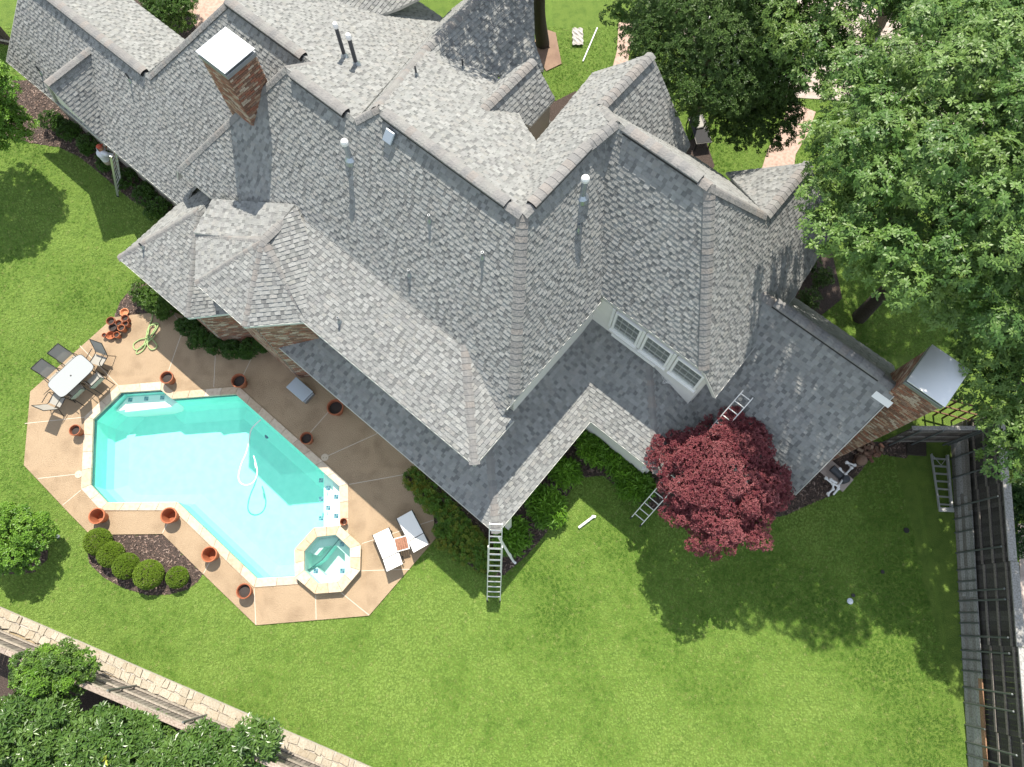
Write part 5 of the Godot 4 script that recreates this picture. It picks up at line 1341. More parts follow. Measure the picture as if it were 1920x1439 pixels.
	# ladders
	ladder("aluminium ladder leaning on the south corner of the lower roof", Vector3(-0.595, 0.000, -0.532), Vector3(-0.452, 3.750, -2.567), 0.42, M.alu_white, Vector3(1, 0, 0.03))
	ladder("aluminium ladder behind the red maple reaching onto the east wing roof", Vector3(4.142, 0.000, -3.060), Vector3(6.755, 4.700, -6.088), 0.40, M.alu_white)
	ladder("ladder under the west wing eave with a man on it", Vector3(-15.363, 0.000, -15.844), Vector3(-14.070, 2.850, -15.614), 0.42, M.alu, Vector3.ZERO, false)
	step_ladder()
	person()
	# downspouts and a loose length of pipe
	var d := thing("downspout", "white downspout lying from the roof corner into the bed", "downspout")
	b = MB.new(); b.tube(smooth([Vector3(-0.360, 2.800, -2.253), Vector3(-0.349, 2.500, -2.223), Vector3(0.035, 0.120, -1.783), Vector3(0.105, 0.080, -1.718)], 3), [0.045], 8); put(b, "pipe", M.white_plastic, d)
	b = MB.new(); b.tube([Vector3(-0.085, 0.850, -1.926), Vector3(-0.051, 0.700, -1.889)], [0.055], 8); put(b, "sleeve", M.white_plastic, d)
	d = thing("loose_pipe", "white elbowed pipe lying on the sunny lawn", "pipe")
	b = MB.new(); b.tube(smooth([Vector3(2.221, 0.050, -2.860), Vector3(2.659, 0.050, -3.177), Vector3(2.732, 0.050, -3.230), Vector3(2.803, 0.050, -3.212)], 3), [0.045], 9); put(b, "pipe", M.white_plastic, d)
	b = MB.new(); b.tube([Vector3(2.678, 0.050, -3.212), Vector3(2.750, 0.050, -3.230)], [0.055], 9); put(b, "elbow_collar", M.white_plastic, d)
	d = thing("drain_pipe", "short bent white drain pipe by the pebbles", "pipe")
	b = MB.new(); b.tube(smooth([Vector3(1.852, 0.100, -4.646), Vector3(1.932, 0.200, -4.535), Vector3(1.938, 0.100, -4.445), Vector3(1.868, 0.050, -4.417)], 4), [0.04], 8); put(b, "pipe", M.white_plastic, d)
	b = MB.new(); b.tube([Vector3(2.035, 0.050, -4.527), Vector3(2.181, 0.050, -4.564)], [0.05], 8); put(b, "spout_end", M.white_plastic, d)
	var peb := MB.new()
	for i in 160:
		var pp := Vector3(1.674, 0.000, -4.481)
		peb.col = vc(Vector3(0.3, 0.25, 0.24), rng.randf_range(0.3, 1.6))
		peb.lathe(pp + Vector3(rng.randfn() * 0.16, 0.0, rng.randfn() * 0.2), [Vector2(0.001, 0), Vector2(0.022, 0.012), Vector2(0.012, 0.026), Vector2(0.001, 0.028)], 6)
	var po := put(peb, "pebbles", M.limestone); tag(po, "patch of mixed pebbles in the bed below the eave", "pebbles", "", "stuff")
	var lamp := thing("wall_lamp", "small white floodlight under the eave above the feathery shrubs", "lamp", Vector3(4.100, 2.300, -4.419))
	b = MB.new(); b.box(Vector3(0, 0, 0), Vector3(0.07, 0.05, 0.05), Basis(), 0.01); put(b, "lamp_head", M.white_plastic, lamp)
	b = MB.new(); b.box(Vector3(0.05, 0.02, -0.3), Vector3(0.025, 0.025, 0.25), Basis()); put(b, "bracket", M.white_plastic, lamp)
	# loose cable on the lower roof
	var cb := thing("loose_cable", "thin white cable tangled on the lower roof below the windows", "cable")
	var cp := []
	for i in 26:
		cp.append(Vector3(4.569, 3.794, -6.811) + Vector3(sin(i * 1.7) * 0.12 + i * 0.006, 0.05 + 0.03 * sin(i * 2.3), cos(i * 1.3) * 0.14))
	b = MB.new(); b.tube(smooth(cp, 3), [0.005], 5); put(b, "wire", M.white_plastic, cb)
	pool_plant()
	# things out front
	d = thing("plywood_sheet", "brown wooden board lying on the grass by the dark trunk", "board")
	b = MB.new(); b.slab(poly([Vector2(1.095, -24.021), Vector2(1.863, -23.677), Vector2(2.077, -22.045), Vector2(1.424, -21.660), Vector2(0.900, -22.742)]), 0.0, 0.03); put(b, "board", M.plywood, d)
	d = thing("white_pole", "thin white pole lying on the front lawn", "pole")
	b = MB.new(); b.tube([Vector3(2.972, 0.030, -22.156), Vector3(3.642, 0.030, -23.934)], [0.03], 7); put(b, "pole", M.white_plastic, d)
	d = thing("folded_tarp", "crumpled pale plastic sheet on the front lawn", "sheet")
	b = MB.new()
	var tq := Vector3(2.788, 0.000, -23.420)
	for i in 6:
		for j in 10:
			var hgt := func(ii: int, jj: int) -> Vector3: return tq + Vector3((ii - 3) * 0.075 + 0.02 * sin(jj * 1.9), 0.05 + 0.07 * absf(sin(ii * 2.1 + jj * 1.3)), (jj - 5) * 0.09)
			b.quad(hgt.call(i, j), hgt.call(i + 1, j), hgt.call(i + 1, j + 1), hgt.call(i, j + 1), Vector3.UP)
	put(b, "sheet", M.old_sheet, d)
	bins()
	car()

func step_ladder() -> void:
	var t := thing("step_ladder", "folded aluminium stepladder lying against the tall fence", "ladder")
	var a := Vector3(14.603, 0.280, -5.309); var c := Vector3(14.453, 0.280, -3.392)
	var d := (c - a).normalized(); var x := Vector3(-d.z, 0, d.x) * -1.0
	if x.x < 0: x = -x
	var up := (Vector3.UP * 0.96 + x * -0.25).normalized()
	var ln := a.distance_to(c)
	for layer in 2:
		var y := up * (-0.02 - layer * 0.12)
		for s in [-1.0, 1.0]:
			var b := MB.new(); b.beam(a + x * s * 0.27 + y, c + x * s * 0.2 + y, 0.07 if s > 0 else 0.035, 0.03, up); put(b, "rail", M.alu, t)
		for k in 7:
			var f := (k + 0.6) / 7.4
			var w := lerpf(0.25, 0.19, f)
			var b := MB.new(); b.beam(a.lerp(c, f) - x * w + y, a.lerp(c, f) + x * w + y, 0.05 if layer == 0 else 0.02, 0.02, up); put(b, "step" if layer == 0 else "rear_bar", M.alu, t)
	for s in [-1.0, 1.0]:
		var b := MB.new(); b.beam(a.lerp(c, 0.04) + x * s * 0.24, a.lerp(c, 0.2), 0.02, 0.012, up); put(b, "brace", M.alu, t)
	var cp := MB.new(); cp.beam(c - d * 0.1 , c + d * 0.04, 0.46, 0.06, up, 0.01); put(cp, "top_cap", M.alu, t)

# pool pump, filter and their white pipes beside the east wing
func pool_plant() -> void:
	var t := thing("filter_tank", "squat round pool filter tank by the east gable wall", "tank", Vector3(11.859, 0.000, -5.073))
	var b := MB.new(); b.lathe(Vector3.ZERO, [Vector2(0.16, 0), Vector2(0.17, 0.1), Vector2(0.17, 0.42), Vector2(0.12, 0.52), Vector2(0.001, 0.56)], 20); put(b, "tank", M.plywood, t)
	b = MB.new(); b.lathe(Vector3.ZERO, [Vector2(0.175, 0.24), Vector2(0.182, 0.25), Vector2(0.182, 0.28), Vector2(0.175, 0.29)], 20); put(b, "clamp_band", M.dark_metal, t)
	t = thing("pool_pump", "black pool pump among white pipes beside the gable wall", "pump", Vector3(11.081, 0.000, -4.628), -0.8)
	b = MB.new(); b.box(Vector3(0, 0.02, 0), Vector3(0.5, 0.03, 0.3), Basis(), 0.01); put(b, "pad", M.pale_concrete, t)
	b = MB.new(); b.tube([Vector3(-0.3, 0.22, 0), Vector3(0.1, 0.22, 0)], [0.13], 14); put(b, "motor", M.pipe_black, t)
	b = MB.new(); b.lathe(Vector3(0.24, 0.05, 0), [Vector2(0.14, 0), Vector2(0.14, 0.3), Vector2(0.1, 0.36), Vector2(0.001, 0.37)], 16); put(b, "strainer", M.pipe_black, t)
	t = thing("pipe_run", "tangle of white plastic pipes round the black pool pump", "pipes")
	for r in [[Vector3(11.649, 0.250, -4.928), Vector3(11.343, 0.350, -4.999), Vector3(11.478, 0.350, -4.816), Vector3(11.248, 0.350, -4.597), Vector3(11.216, 0.200, -4.663)], [Vector3(10.543, 0.400, -4.461), Vector3(10.748, 0.400, -4.263), Vector3(10.939, 0.350, -4.200), Vector3(11.137, 0.300, -4.425)], [Vector3(10.788, 0.350, -4.272), Vector3(10.768, 0.300, -4.101), Vector3(10.609, 0.250, -3.966), Vector3(10.684, 0.100, -3.919)], [Vector3(10.949, 0.300, -4.119), Vector3(10.828, 0.150, -3.947)], [Vector3(11.100, 0.300, -4.789), Vector3(11.205, 0.300, -4.643)], [Vector3(10.651, 0.500, -4.388), Vector3(10.849, 0.500, -4.281)]]:
		b = MB.new(); b.tube(r, [0.036], 8); put(b, "pipe", M.white_plastic, t)
		for p: Vector3 in r.slice(0, r.size() - 1):
			b = MB.new(); b.lathe(p - Vector3.UP * 0.05, [Vector2(0.001, 0), Vector2(0.05, 0.01), Vector2(0.052, 0.09), Vector2(0.001, 0.1)], 10); put(b, "fitting", M.white_plastic, t)
	t = thing("stone_slab", "mossy brown stone slab on the shaded lawn by the gate", "slab")
	b = MB.new(); b.slab(poly([Vector2(13.686, -5.768), Vector2(14.318, -5.787), Vector2(14.247, -5.297), Vector2(13.595, -5.353)]), -0.03, 0.1); put(b, "slab", M.bark, t)
	var pile := thing("brick_pile", "heap of loose red bricks below the east chimney", "bricks")
	for i in 46:
		b = MB.new(); b.col = vc(BRICKS[rng.randi() % 4], 0.8)
		var f := rng.randf()
		var at := (Vector3(11.860, 0.000, -5.316)).lerp(Vector3(12.739, 0.000, -5.635), f) + Vector3(rng.randfn() * 0.1, rng.randf_range(0.03, 0.2), rng.randfn() * 0.12)
		b.box(Vector3.ZERO, Vector3(0.1, 0.032, 0.05), Basis(), 0.004)
		var o := put(b, "brick", M.brick, pile); o.position = at; o.rotation = Vector3(rng.randf_range(-0.3, 0.3), rng.randf() * TAU, rng.randf_range(-0.3, 0.3))

func bins() -> void:
	for i in 2:
		var t := thing(["garden_chair", "low_table"][i], ["black framed garden seat with pale cushion by the north gable", "black framed low garden table beside the cushioned seat"][i], "chair" if i == 0 else "table", [Vector3(7.418, 0.000, -18.762), Vector3(7.537, 0.000, -18.123)][i], [0.25, 0.15][i])
		for s in [-1.0, 1.0]:
			for z in [-1.0, 1.0]:
				var b := MB.new(); b.box(Vector3(s * 0.28, 0.2, z * 0.3), Vector3(0.02, 0.2, 0.02)); put(b, "leg", M.dark_metal, t)
		var b := MB.new(); b.box(Vector3(0, 0.41, 0), Vector3(0.32, 0.015, 0.34), Basis(), 0.004); put(b, "seat_frame", M.dark_metal, t)
		if i == 0:
			b = MB.new(); b.box(Vector3(0, 0.47, 0.0), Vector3(0.16, 0.04, 0.3), Basis(), 0.02); put(b, "cushion", M.sling_grey, t)
		else:
			b = MB.new(); b.box(Vector3(0, 0.432, 0), Vector3(0.29, 0.006, 0.31)); put(b, "dark_top", M.dark_vent, t)

func car() -> void:
	var t := thing("parked_car", "white car parked on the drive under the trees", "car", Vector3(9.316, 0.000, -21.825), 0.5)
	var prof := [Vector2(-2.2, 0.35), Vector2(-2.2, 0.85), Vector2(-1.5, 0.95), Vector2(-0.75, 1.42), Vector2(0.85, 1.45), Vector2(1.6, 1.0), Vector2(2.2, 0.9), Vector2(2.25, 0.4)]
	var b := MB.new()
	for i in prof.size():
		var p: Vector2 = prof[i]; var q: Vector2 = prof[(i + 1) % prof.size()]
		var wp := 0.68 if p.y > 1.2 else 0.86; var wq := 0.68 if q.y > 1.2 else 0.86
		b.quad(Vector3(-wp, p.y, p.x), Vector3(wp, p.y, p.x), Vector3(wq, q.y, q.x), Vector3(-wq, q.y, q.x), Vector3(0, (p.y + q.y) / 2 - 0.7, (p.x + q.x) / 2))
	for s in [-1.0, 1.0]:
		for i in range(1, prof.size() - 1):
			var p: Vector2 = prof[i]; var q: Vector2 = prof[i + 1]
			b.tri(Vector3(s * 0.86, 0.35, 0), Vector3(s * (0.68 if p.y > 1.2 else 0.86), p.y, p.x), Vector3(s * (0.68 if q.y > 1.2 else 0.86), q.y, q.x), Vector3(s, 0, 0))
		b.tri(Vector3(s * 0.86, 0.35, 0), Vector3(s * 0.86, 0.35, -2.2), Vector3(s * 0.86, 0.85, -2.2), Vector3(s, 0, 0))
	put(b, "body", M.car_paint, t)
	for w in [[-1.46, 0.97, -0.79, 1.41], [0.89, 1.44, 1.57, 1.03]]:
		var g := MB.new(); g.quad(Vector3(-0.72, w[1] + 0.015, w[0]), Vector3(0.72, w[1] + 0.015, w[0]), Vector3(0.62, w[3] + 0.015, w[2]), Vector3(-0.62, w[3] + 0.015, w[2]), Vector3.UP); put(g, "windscreen", M.dark_room, t)
	for sx in [-1.0, 1.0]:
		for z in [-1.35, 1.4]:
			var g := MB.new(); g.tube([Vector3(sx * 0.68, 0.33, z), Vector3(sx * 0.88, 0.33, z)], [0.33], 18); put(g, "wheel", M.rubber, t)

# ---------------------------------------------------------------- the man on the ladder
func capsule(p: Vector3, a: Vector3, b: Vector3, r0: float, r1: float) -> float:
	var ab := b - a
	var h := clampf((p - a).dot(ab) / ab.length_squared(), 0, 1)
	return (p - a - ab * h).length() - lerpf(r0, r1, h)

func nets(bones: Array, cell: float, k: float) -> MB:
	var lo := Vector3.INF; var hi := -lo
	for q in bones:
		for e in 2:
			var r: float = q[2 + e] + 0.04
			lo = lo.min(q[e] - Vector3.ONE * r); hi = hi.max(q[e] + Vector3.ONE * r)
	var n := Vector3i(((hi - lo) / cell).ceil()) + Vector3i.ONE * 2
	var field := PackedFloat32Array(); field.resize(n.x * n.y * n.z); field.fill(1.0)
	for q in bones:
		var r := maxf(q[2], q[3]) + k * 1.5 + cell * 2
		var b0 := Vector3i(((q[0].min(q[1]) - Vector3.ONE * r - lo) / cell).floor()).clamp(Vector3i.ZERO, n - Vector3i.ONE)
		var b1 := Vector3i(((q[0].max(q[1]) + Vector3.ONE * r - lo) / cell).ceil()).clamp(Vector3i.ZERO, n - Vector3i.ONE)
		for z in range(b0.z, b1.z + 1):
			for y in range(b0.y, b1.y + 1):
				for x in range(b0.x, b1.x + 1):
					var i := x + n.x * (y + n.y * z)
					var d := capsule(lo + Vector3(x, y, z) * cell, q[0], q[1], q[2], q[3])
					var o := field[i]
					var h := maxf(k - absf(o - d), 0.0) / k
					field[i] = minf(o, d) - h * h * k * 0.25
	var vid := {}
	var mb := MB.new()
	var at := func(x: int, y: int, z: int) -> Vector3:
		var key := x + n.x * (y + n.y * z)
		if vid.has(key): return vid[key]
		var s := Vector3.ZERO; var c := 0
		for e in [[0, 1], [2, 3], [4, 5], [6, 7], [0, 2], [1, 3], [4, 6], [5, 7], [0, 4], [1, 5], [2, 6], [3, 7]]:
			var pa := Vector3i(e[0] & 1, (e[0] >> 1) & 1, e[0] >> 2); var pb := Vector3i(e[1] & 1, (e[1] >> 1) & 1, e[1] >> 2)
			var fa := field[(x + pa.x) + n.x * ((y + pa.y) + n.y * (z + pa.z))]; var fb := field[(x + pb.x) + n.x * ((y + pb.y) + n.y * (z + pb.z))]
			if (fa < 0) != (fb < 0):
				s += Vector3(pa).lerp(Vector3(pb), fa / (fa - fb)); c += 1
		var res := lo + (Vector3(x, y, z) + s / maxi(c, 1)) * cell
		vid[key] = res
		return res
	for z in range(1, n.z - 2):
		for y in range(1, n.y - 2):
			for x in range(1, n.x - 2):
				var f := field[x + n.x * (y + n.y * z)]
				for ax in 3:
					var st: int = [1, n.x, n.x * n.y][ax]
					var g := field[x + n.x * (y + n.y * z) + st]
					if (f < 0) == (g < 0): continue
					var dir := Vector3.ZERO; dir[ax] = 1.0 if f < 0 else -1.0
					var u := Vector3i.ZERO; u[(ax + 1) % 3] = 1
					var w := Vector3i.ZERO; w[(ax + 2) % 3] = 1
					var p := Vector3i(x, y, z)
					var a: Vector3 = at.call(p.x - u.x - w.x, p.y - u.y - w.y, p.z - u.z - w.z)
					var b: Vector3 = at.call(p.x - w.x, p.y - w.y, p.z - w.z)
					var c: Vector3 = at.call(p.x, p.y, p.z)
					var d: Vector3 = at.call(p.x - u.x, p.y - u.y, p.z - u.z)
					mb.quad(a, b, c, d, dir)
	return mb

func person() -> void:
	var foot := Vector3(-14.991, 0.980, -16.086); var head := Vector3(-14.735, 2.580, -15.971)
	var t := thing("person", "man in a pale shirt and tan trousers climbing the ladder", "person", foot)
	# own axes: f towards the ladder top and the eave, s to the side
	var f := DB(); var s := DA()
	var hd := head - foot
	var hip := Vector3(0, 0.84, 0) - f * 0.05 + Vector3(hd.x, 0, hd.z) * 0.45
	var chest := hip.lerp(hd, 0.62) - f * 0.05
	var neck := hip.lerp(hd, 0.84)
	var knee_l := s * -0.12 + f * 0.12 + Vector3.UP * 0.46; var knee_r := s * 0.13 + f * 0.2 + Vector3.UP * 0.72
	var ank_l := s * -0.12 + Vector3.UP * 0.07; var ank_r := s * 0.12 + f * 0.08 + Vector3.UP * 0.37
	var sh_l := neck - s * 0.19 - Vector3.UP * 0.08; var sh_r := neck + s * 0.19 - Vector3.UP * 0.08
	var el_l := sh_l + f * 0.16 - Vector3.UP * 0.24 - s * 0.05; var el_r := sh_r + f * 0.18 - Vector3.UP * 0.2 + s * 0.06
	var hn_l := sh_l + f * 0.34 - Vector3.UP * 0.08 + s * 0.02; var hn_r := sh_r + f * 0.36 - Vector3.UP * 0.05
	var skin := [[neck - Vector3.UP * 0.05, neck + Vector3.UP * 0.08, 0.062, 0.055], [hd + Vector3.UP * 0.02 - f * 0.01, hd + Vector3.UP * 0.02 + f * 0.015, 0.098, 0.092], [hd - Vector3.UP * 0.07 + f * 0.03, hd - Vector3.UP * 0.02 + f * 0.03, 0.062, 0.075], [hd + f * 0.10 - Vector3.UP * 0.02, hd + f * 0.115 - Vector3.UP * 0.035, 0.014, 0.018], [hd + s * 0.095, hd + s * 0.098 - Vector3.UP * 0.03, 0.016, 0.013], [hd - s * 0.095, hd - s * 0.098 - Vector3.UP * 0.03, 0.016, 0.013], [el_l, hn_l, 0.043, 0.03], [el_r, hn_r, 0.043, 0.03]]
	for h in [[hn_l, -1.0], [hn_r, 1.0]]:
		skin.append([h[0], h[0] + f * 0.08, 0.032, 0.035])
		for k in 4:
			var r: Vector3 = h[0] + f * 0.085 + s * (k - 1.5) * 0.02
			var ln: float = [0.045, 0.052, 0.048, 0.038][k]
			skin.append([r, r + f * ln - Vector3.UP * 0.01, 0.0095, 0.009]); skin.append([r + f * ln - Vector3.UP * 0.01, r + f * ln * 0.8 - Vector3.UP * 0.05, 0.009, 0.0085])
		skin.append([h[0] + f * 0.03 - s * h[1] * 0.03, h[0] + f * 0.07 - s * h[1] * 0.055 - Vector3.UP * 0.02, 0.011, 0.009])
	var all := skin + [[hip, chest, 0.13, 0.15], [chest, neck, 0.15, 0.07], [sh_l, sh_r, 0.07, 0.07], [sh_l, el_l, 0.058, 0.045], [sh_r, el_r, 0.058, 0.045], [hip - s * 0.09, knee_l, 0.09, 0.06], [hip + s * 0.09, knee_r, 0.09, 0.06], [knee_l, ank_l, 0.058, 0.04], [knee_r, ank_r, 0.058, 0.04]]
	put(nets(all, 0.014, 0.03), "body", M.skin, t)
	put(nets([[hip + Vector3.UP * 0.05, chest, 0.145, 0.165], [chest, neck - Vector3.UP * 0.06, 0.165, 0.09], [sh_l, sh_r, 0.085, 0.085], [sh_l, sh_l.lerp(el_l, 0.8), 0.078, 0.068], [sh_r, sh_r.lerp(el_r, 0.8), 0.078, 0.068]], 0.016, 0.04), "shirt", M.shirt, t)
	put(nets([[hip - Vector3.UP * 0.06, hip + Vector3.UP * 0.06, 0.15, 0.148], [hip - s * 0.08, knee_l, 0.105, 0.078], [hip + s * 0.08, knee_r, 0.105, 0.078], [knee_l, ank_l, 0.078, 0.062], [knee_r, ank_r, 0.078, 0.062]], 0.016, 0.03), "trousers", M.trousers, t)
	put(nets([[hd + Vector3.UP * 0.06 - f * 0.015, hd + Vector3.UP * 0.06 + f * 0.015, 0.088, 0.086], [hd + Vector3.UP * 0.06 + f * 0.1, hd + Vector3.UP * 0.055 + f * 0.15, 0.03, 0.02]], 0.012, 0.03), "cap", M.cap_red, t)
	put(nets([[hd - f * 0.06 - Vector3.UP * 0.02, hd - f * 0.05 + Vector3.UP * 0.03, 0.06, 0.07]], 0.012, 0.02), "hair", M.hair_dark, t)
	for e in [-1.0, 1.0]:
		var y := MB.new(); y.lathe(hd + f * 0.105 + s * e * 0.032, [Vector2(0.001, -0.009), Vector2(0.010, 0), Vector2(0.001, 0.009)], 8); put(y, "eye", M.hair_dark, t)
	var mo := MB.new(); mo.box(hd + f * 0.103 - Vector3.UP * 0.07, Vector3(0.022, 0.004, 0.006), Basis(s, Vector3.UP, f)); put(mo, "mouth", M.cap_red, t)
	put(nets([[ank_l - Vector3.UP * 0.03 - f * 0.04, ank_l - Vector3.UP * 0.035 + f * 0.14, 0.045, 0.035]], 0.012, 0.02), "shoe", M.dark_metal, t)
	put(nets([[ank_r - Vector3.UP * 0.03 - f * 0.04, ank_r - Vector3.UP * 0.035 + f * 0.14, 0.045, 0.035]], 0.012, 0.02), "shoe", M.dark_metal, t)

# ---------------------------------------------------------------- fences and walls
func build_fences() -> void:
	# tall fence on the east boundary: planks below, boards and rails above, steel posts
	var f0 := Vector3(15.336, 0.000, -6.360); var f1 := Vector3(13.582, 0.000, 5.977)
	var d := (f1 - f0).normalized(); var o := Vector3(d.z, 0, -d.x)
	if o.x < 0: o = -o
	var ln := f0.distance_to(f1)
	var t := thing("tall_fence", "tall weathered board fence on low planks with steel posts", "fence")
	var wood := [Vector3(0.33, 0.33, 0.32), Vector3(0.27, 0.26, 0.24), Vector3(0.38, 0.385, 0.38), Vector3(0.30, 0.29, 0.275)]
	for k in 5:
		var x := 0.0
		while x < ln:
			var l := minf(rng.randf_range(2.2, 3.6), ln - x)
			var b := MB.new(); b.col = vc(Vector3(0.36, 0.21, 0.13) if rng.randf() < 0.1 else wood[rng.randi() % 4], rng.randf_range(0.8, 1.15))
			b.beam(f0 + d * (x + 0.004) + Vector3.UP * (0.075 + k * 0.185) + o * rng.randf_range(0, 0.008), f0 + d * (x + l - 0.004) + Vector3.UP * (0.075 + k * 0.185), 0.04, 0.18, Vector3.UP, 0.004)
			put(b, "plank", M.weathered_wood, t)
			x += l
	var bx := 0.0
	while bx < ln:
		var b := MB.new(); b.col = vc(Vector3(0.085, 0.08, 0.074), rng.randf_range(0.55, 1.3))
		var top := 2.3 + 0.12 * floorf(bx / 2.4) * 0.5
		b.beam(f0 + d * (bx + 0.07) + o * (0.14 + rng.randf_range(0, 0.01)) + Vector3.UP * 0.7, f0 + d * (bx + 0.07) + o * 0.14 + Vector3.UP * top, 0.138, 0.02, o, 0.0)
		put(b, "board", M.weathered_wood, t)
		bx += 0.141
	for k in 3:
		var x := 0.0
		while x < ln:
			var l := minf(2.4, ln - x)
			var b := MB.new(); b.col = vc(Vector3(0.24, 0.22, 0.2), rng.randf_range(0.8, 1.1))
			var y := 1.05 + k * 0.52 + 0.06 * floorf(x / 2.4)
			b.beam(f0 + d * (x + 0.005) + o * 0.10 + Vector3.UP * y, f0 + d * (x + l - 0.005) + o * 0.10 + Vector3.UP * y, 0.04, 0.085, Vector3.UP, 0.004)
			put(b, "rail", M.weathered_wood, t)
			x += l
	var x2 := 0.0
	while x2 < ln:
		var l := minf(2.4, ln - x2)
		var b := MB.new(); b.col = vc(Vector3(0.40, 0.40, 0.39), rng.randf_range(0.85, 1.1))
		var y := 2.36 + 0.06 * floorf(x2 / 2.4)
		b.beam(f0 + d * (x2 + 0.005) + o * 0.17 + Vector3.UP * y, f0 + d * (x2 + l - 0.005) + o * 0.17 + Vector3.UP * y, 0.24, 0.05, Vector3.UP, 0.006)
		put(b, "cap_board", M.weathered_wood, t)
		x2 += l
	var zs := [Vector2(15.199, -5.185).y, Vector2(15.069, -4.518).y, Vector2(14.877, -3.540).y, Vector2(14.582, -2.032).y, Vector2(14.344, -0.814).y, Vector2(14.286, -0.516).y, Vector2(14.079, 0.541).y, Vector2(13.995, 0.971).y, Vector2(13.785, 2.047).y, Vector2(13.698, 2.490).y, Vector2(13.482, 3.594).y, Vector2(13.414, 3.945).y]
	for z in zs:
		var b := MB.new(); var p: Vector3 = f0 + d * ((z - f0.z) / d.z) - o * 0.045
		b.tube([p, p + Vector3.UP * 2.28], [0.028], 8); put(b, "post", M.galvanised_post, t)
		var c := MB.new(); c.lathe(p + Vector3.UP * 2.28, [Vector2(0.032, -0.02), Vector2(0.032, 0.015), Vector2(0.001, 0.035)], 8); put(c, "post_cap", M.galvanised_post, t)
	for z in [Vector2(14.797, -3.130).y, Vector2(14.711, -2.690).y, Vector2(14.476, -1.486).y, Vector2(14.403, -1.115).y, Vector2(14.216, -0.155).y, Vector2(14.155, 0.154).y, Vector2(13.943, 1.239).y, Vector2(13.879, 1.567).y, Vector2(13.575, 3.121).y]:
		var b := MB.new(); var p: Vector3 = f0 + d * ((z - f0.z) / d.z) - o * 0.045
		b.tube([p, p + Vector3.UP * 0.95], [0.026], 8); put(b, "stake", M.galvanised_post, t)
	# gate section between the chimney and the tall fence
	t = thing("side_gate", "weathered gate with steel frame between chimney and tall fence", "gate")
	var g0 := Vector3(12.850, 0.000, -5.749); var g1 := Vector3(15.124, 0.000, -5.749)
	var gd := (g1 - g0).normalized(); var gl := g0.distance_to(g1)
	for y in [0.35, 1.0, 1.65]:
		var b := MB.new(); b.col = vc(Vector3(0.26, 0.24, 0.22)); b.beam(g0 + Vector3.UP * y, g1 + Vector3.UP * y, 0.04, 0.09, Vector3.UP); put(b, "rail", M.weathered_wood, t)
	var gx := 0.08
	while gx < gl:
		var b := MB.new(); b.col = vc(Vector3(0.14, 0.12, 0.105), rng.randf_range(0.6, 1.3)); var p := g0 + gd * gx - Vector3(0, 0, 0.05)
		b.beam(p, p + Vector3.UP * 1.9, 0.138, 0.02, Vector3(0, 0, 1)); put(b, "board", M.weathered_wood, t); gx += 0.146
	var tb := MB.new(); tb.col = vc(Vector3(0.38, 0.37, 0.36)); tb.beam(g0 + Vector3(0, 1.94, -0.04), g1 + Vector3(0, 1.94, -0.04), 0.14, 0.04); put(tb, "cap_board", M.weathered_wood, t)
	for k in [0.1, 0.42, 0.92, 1.0]:
		var b := MB.new(); var p := g0.lerp(g1, k) + Vector3(0, 0, 0.06); b.tube([p, p + Vector3.UP * 2.0], [0.03], 8); put(b, "post", M.galvanised_post, t)
	t = thing("timber_rack", "open brown timber frame standing behind the side gate", "frame")
	var q0 := Vector3(14.907, 0.000, -6.360)
	for k in 5:
		var b := MB.new(); b.col = vc(Vector3(0.22, 0.13, 0.08)); var p := q0 + Vector3(-0.4 + k * 0.3, 0, -0.5 + 0.1 * k)
		b.beam(p, p + Vector3(0, 1.7, -0.1), 0.06, 0.04, Vector3(0, 0, 1)); put(b, "upright", M.weathered_wood, t)
	for k in 3:
		var b := MB.new(); b.col = vc(Vector3(0.22, 0.13, 0.08)); b.beam(q0 + Vector3(-0.5, 0.4 + k * 0.6, -0.5), q0 + Vector3(0.9, 0.4 + k * 0.6, -0.1), 0.04, 0.06); put(b, "crossbar", M.weathered_wood, t)
	# stepped limestone edging along the south-west
	t = thing("stone_edging", "low stepped limestone edging wall along the lawn", "wall")
	var e0 := Vector3(-17.663, 0.000, -0.781); var e1 := Vector3(-3.206, 0.000, 4.665)
	var ed := (e1 - e0).normalized(); var eo := Vector3(-ed.z, 0, ed.x)
	if eo.z < 0: eo = -eo
	var el := e0.distance_to(e1)
	var base := MB.new()
	base.beam(e0 + eo * 0.25 - Vector3.UP * 0.1, e1 + eo * 0.25 - Vector3.UP * 0.1, 0.5, 0.40); base.beam(e0 + eo * 0.72 - Vector3.UP * 0.19, e1 + eo * 0.72 - Vector3.UP * 0.19, 0.44, 0.40)
	put(base, "mortar_bed", M.mortar, t)
	var pale := [Vector3(0.47, 0.43, 0.355), Vector3(0.51, 0.475, 0.4), Vector3(0.44, 0.39, 0.31), Vector3(0.49, 0.445, 0.37)]
	var warm := [Vector3(0.44, 0.38, 0.29), Vector3(0.41, 0.335, 0.225), Vector3(0.46, 0.41, 0.325), Vector3(0.43, 0.35, 0.235)]
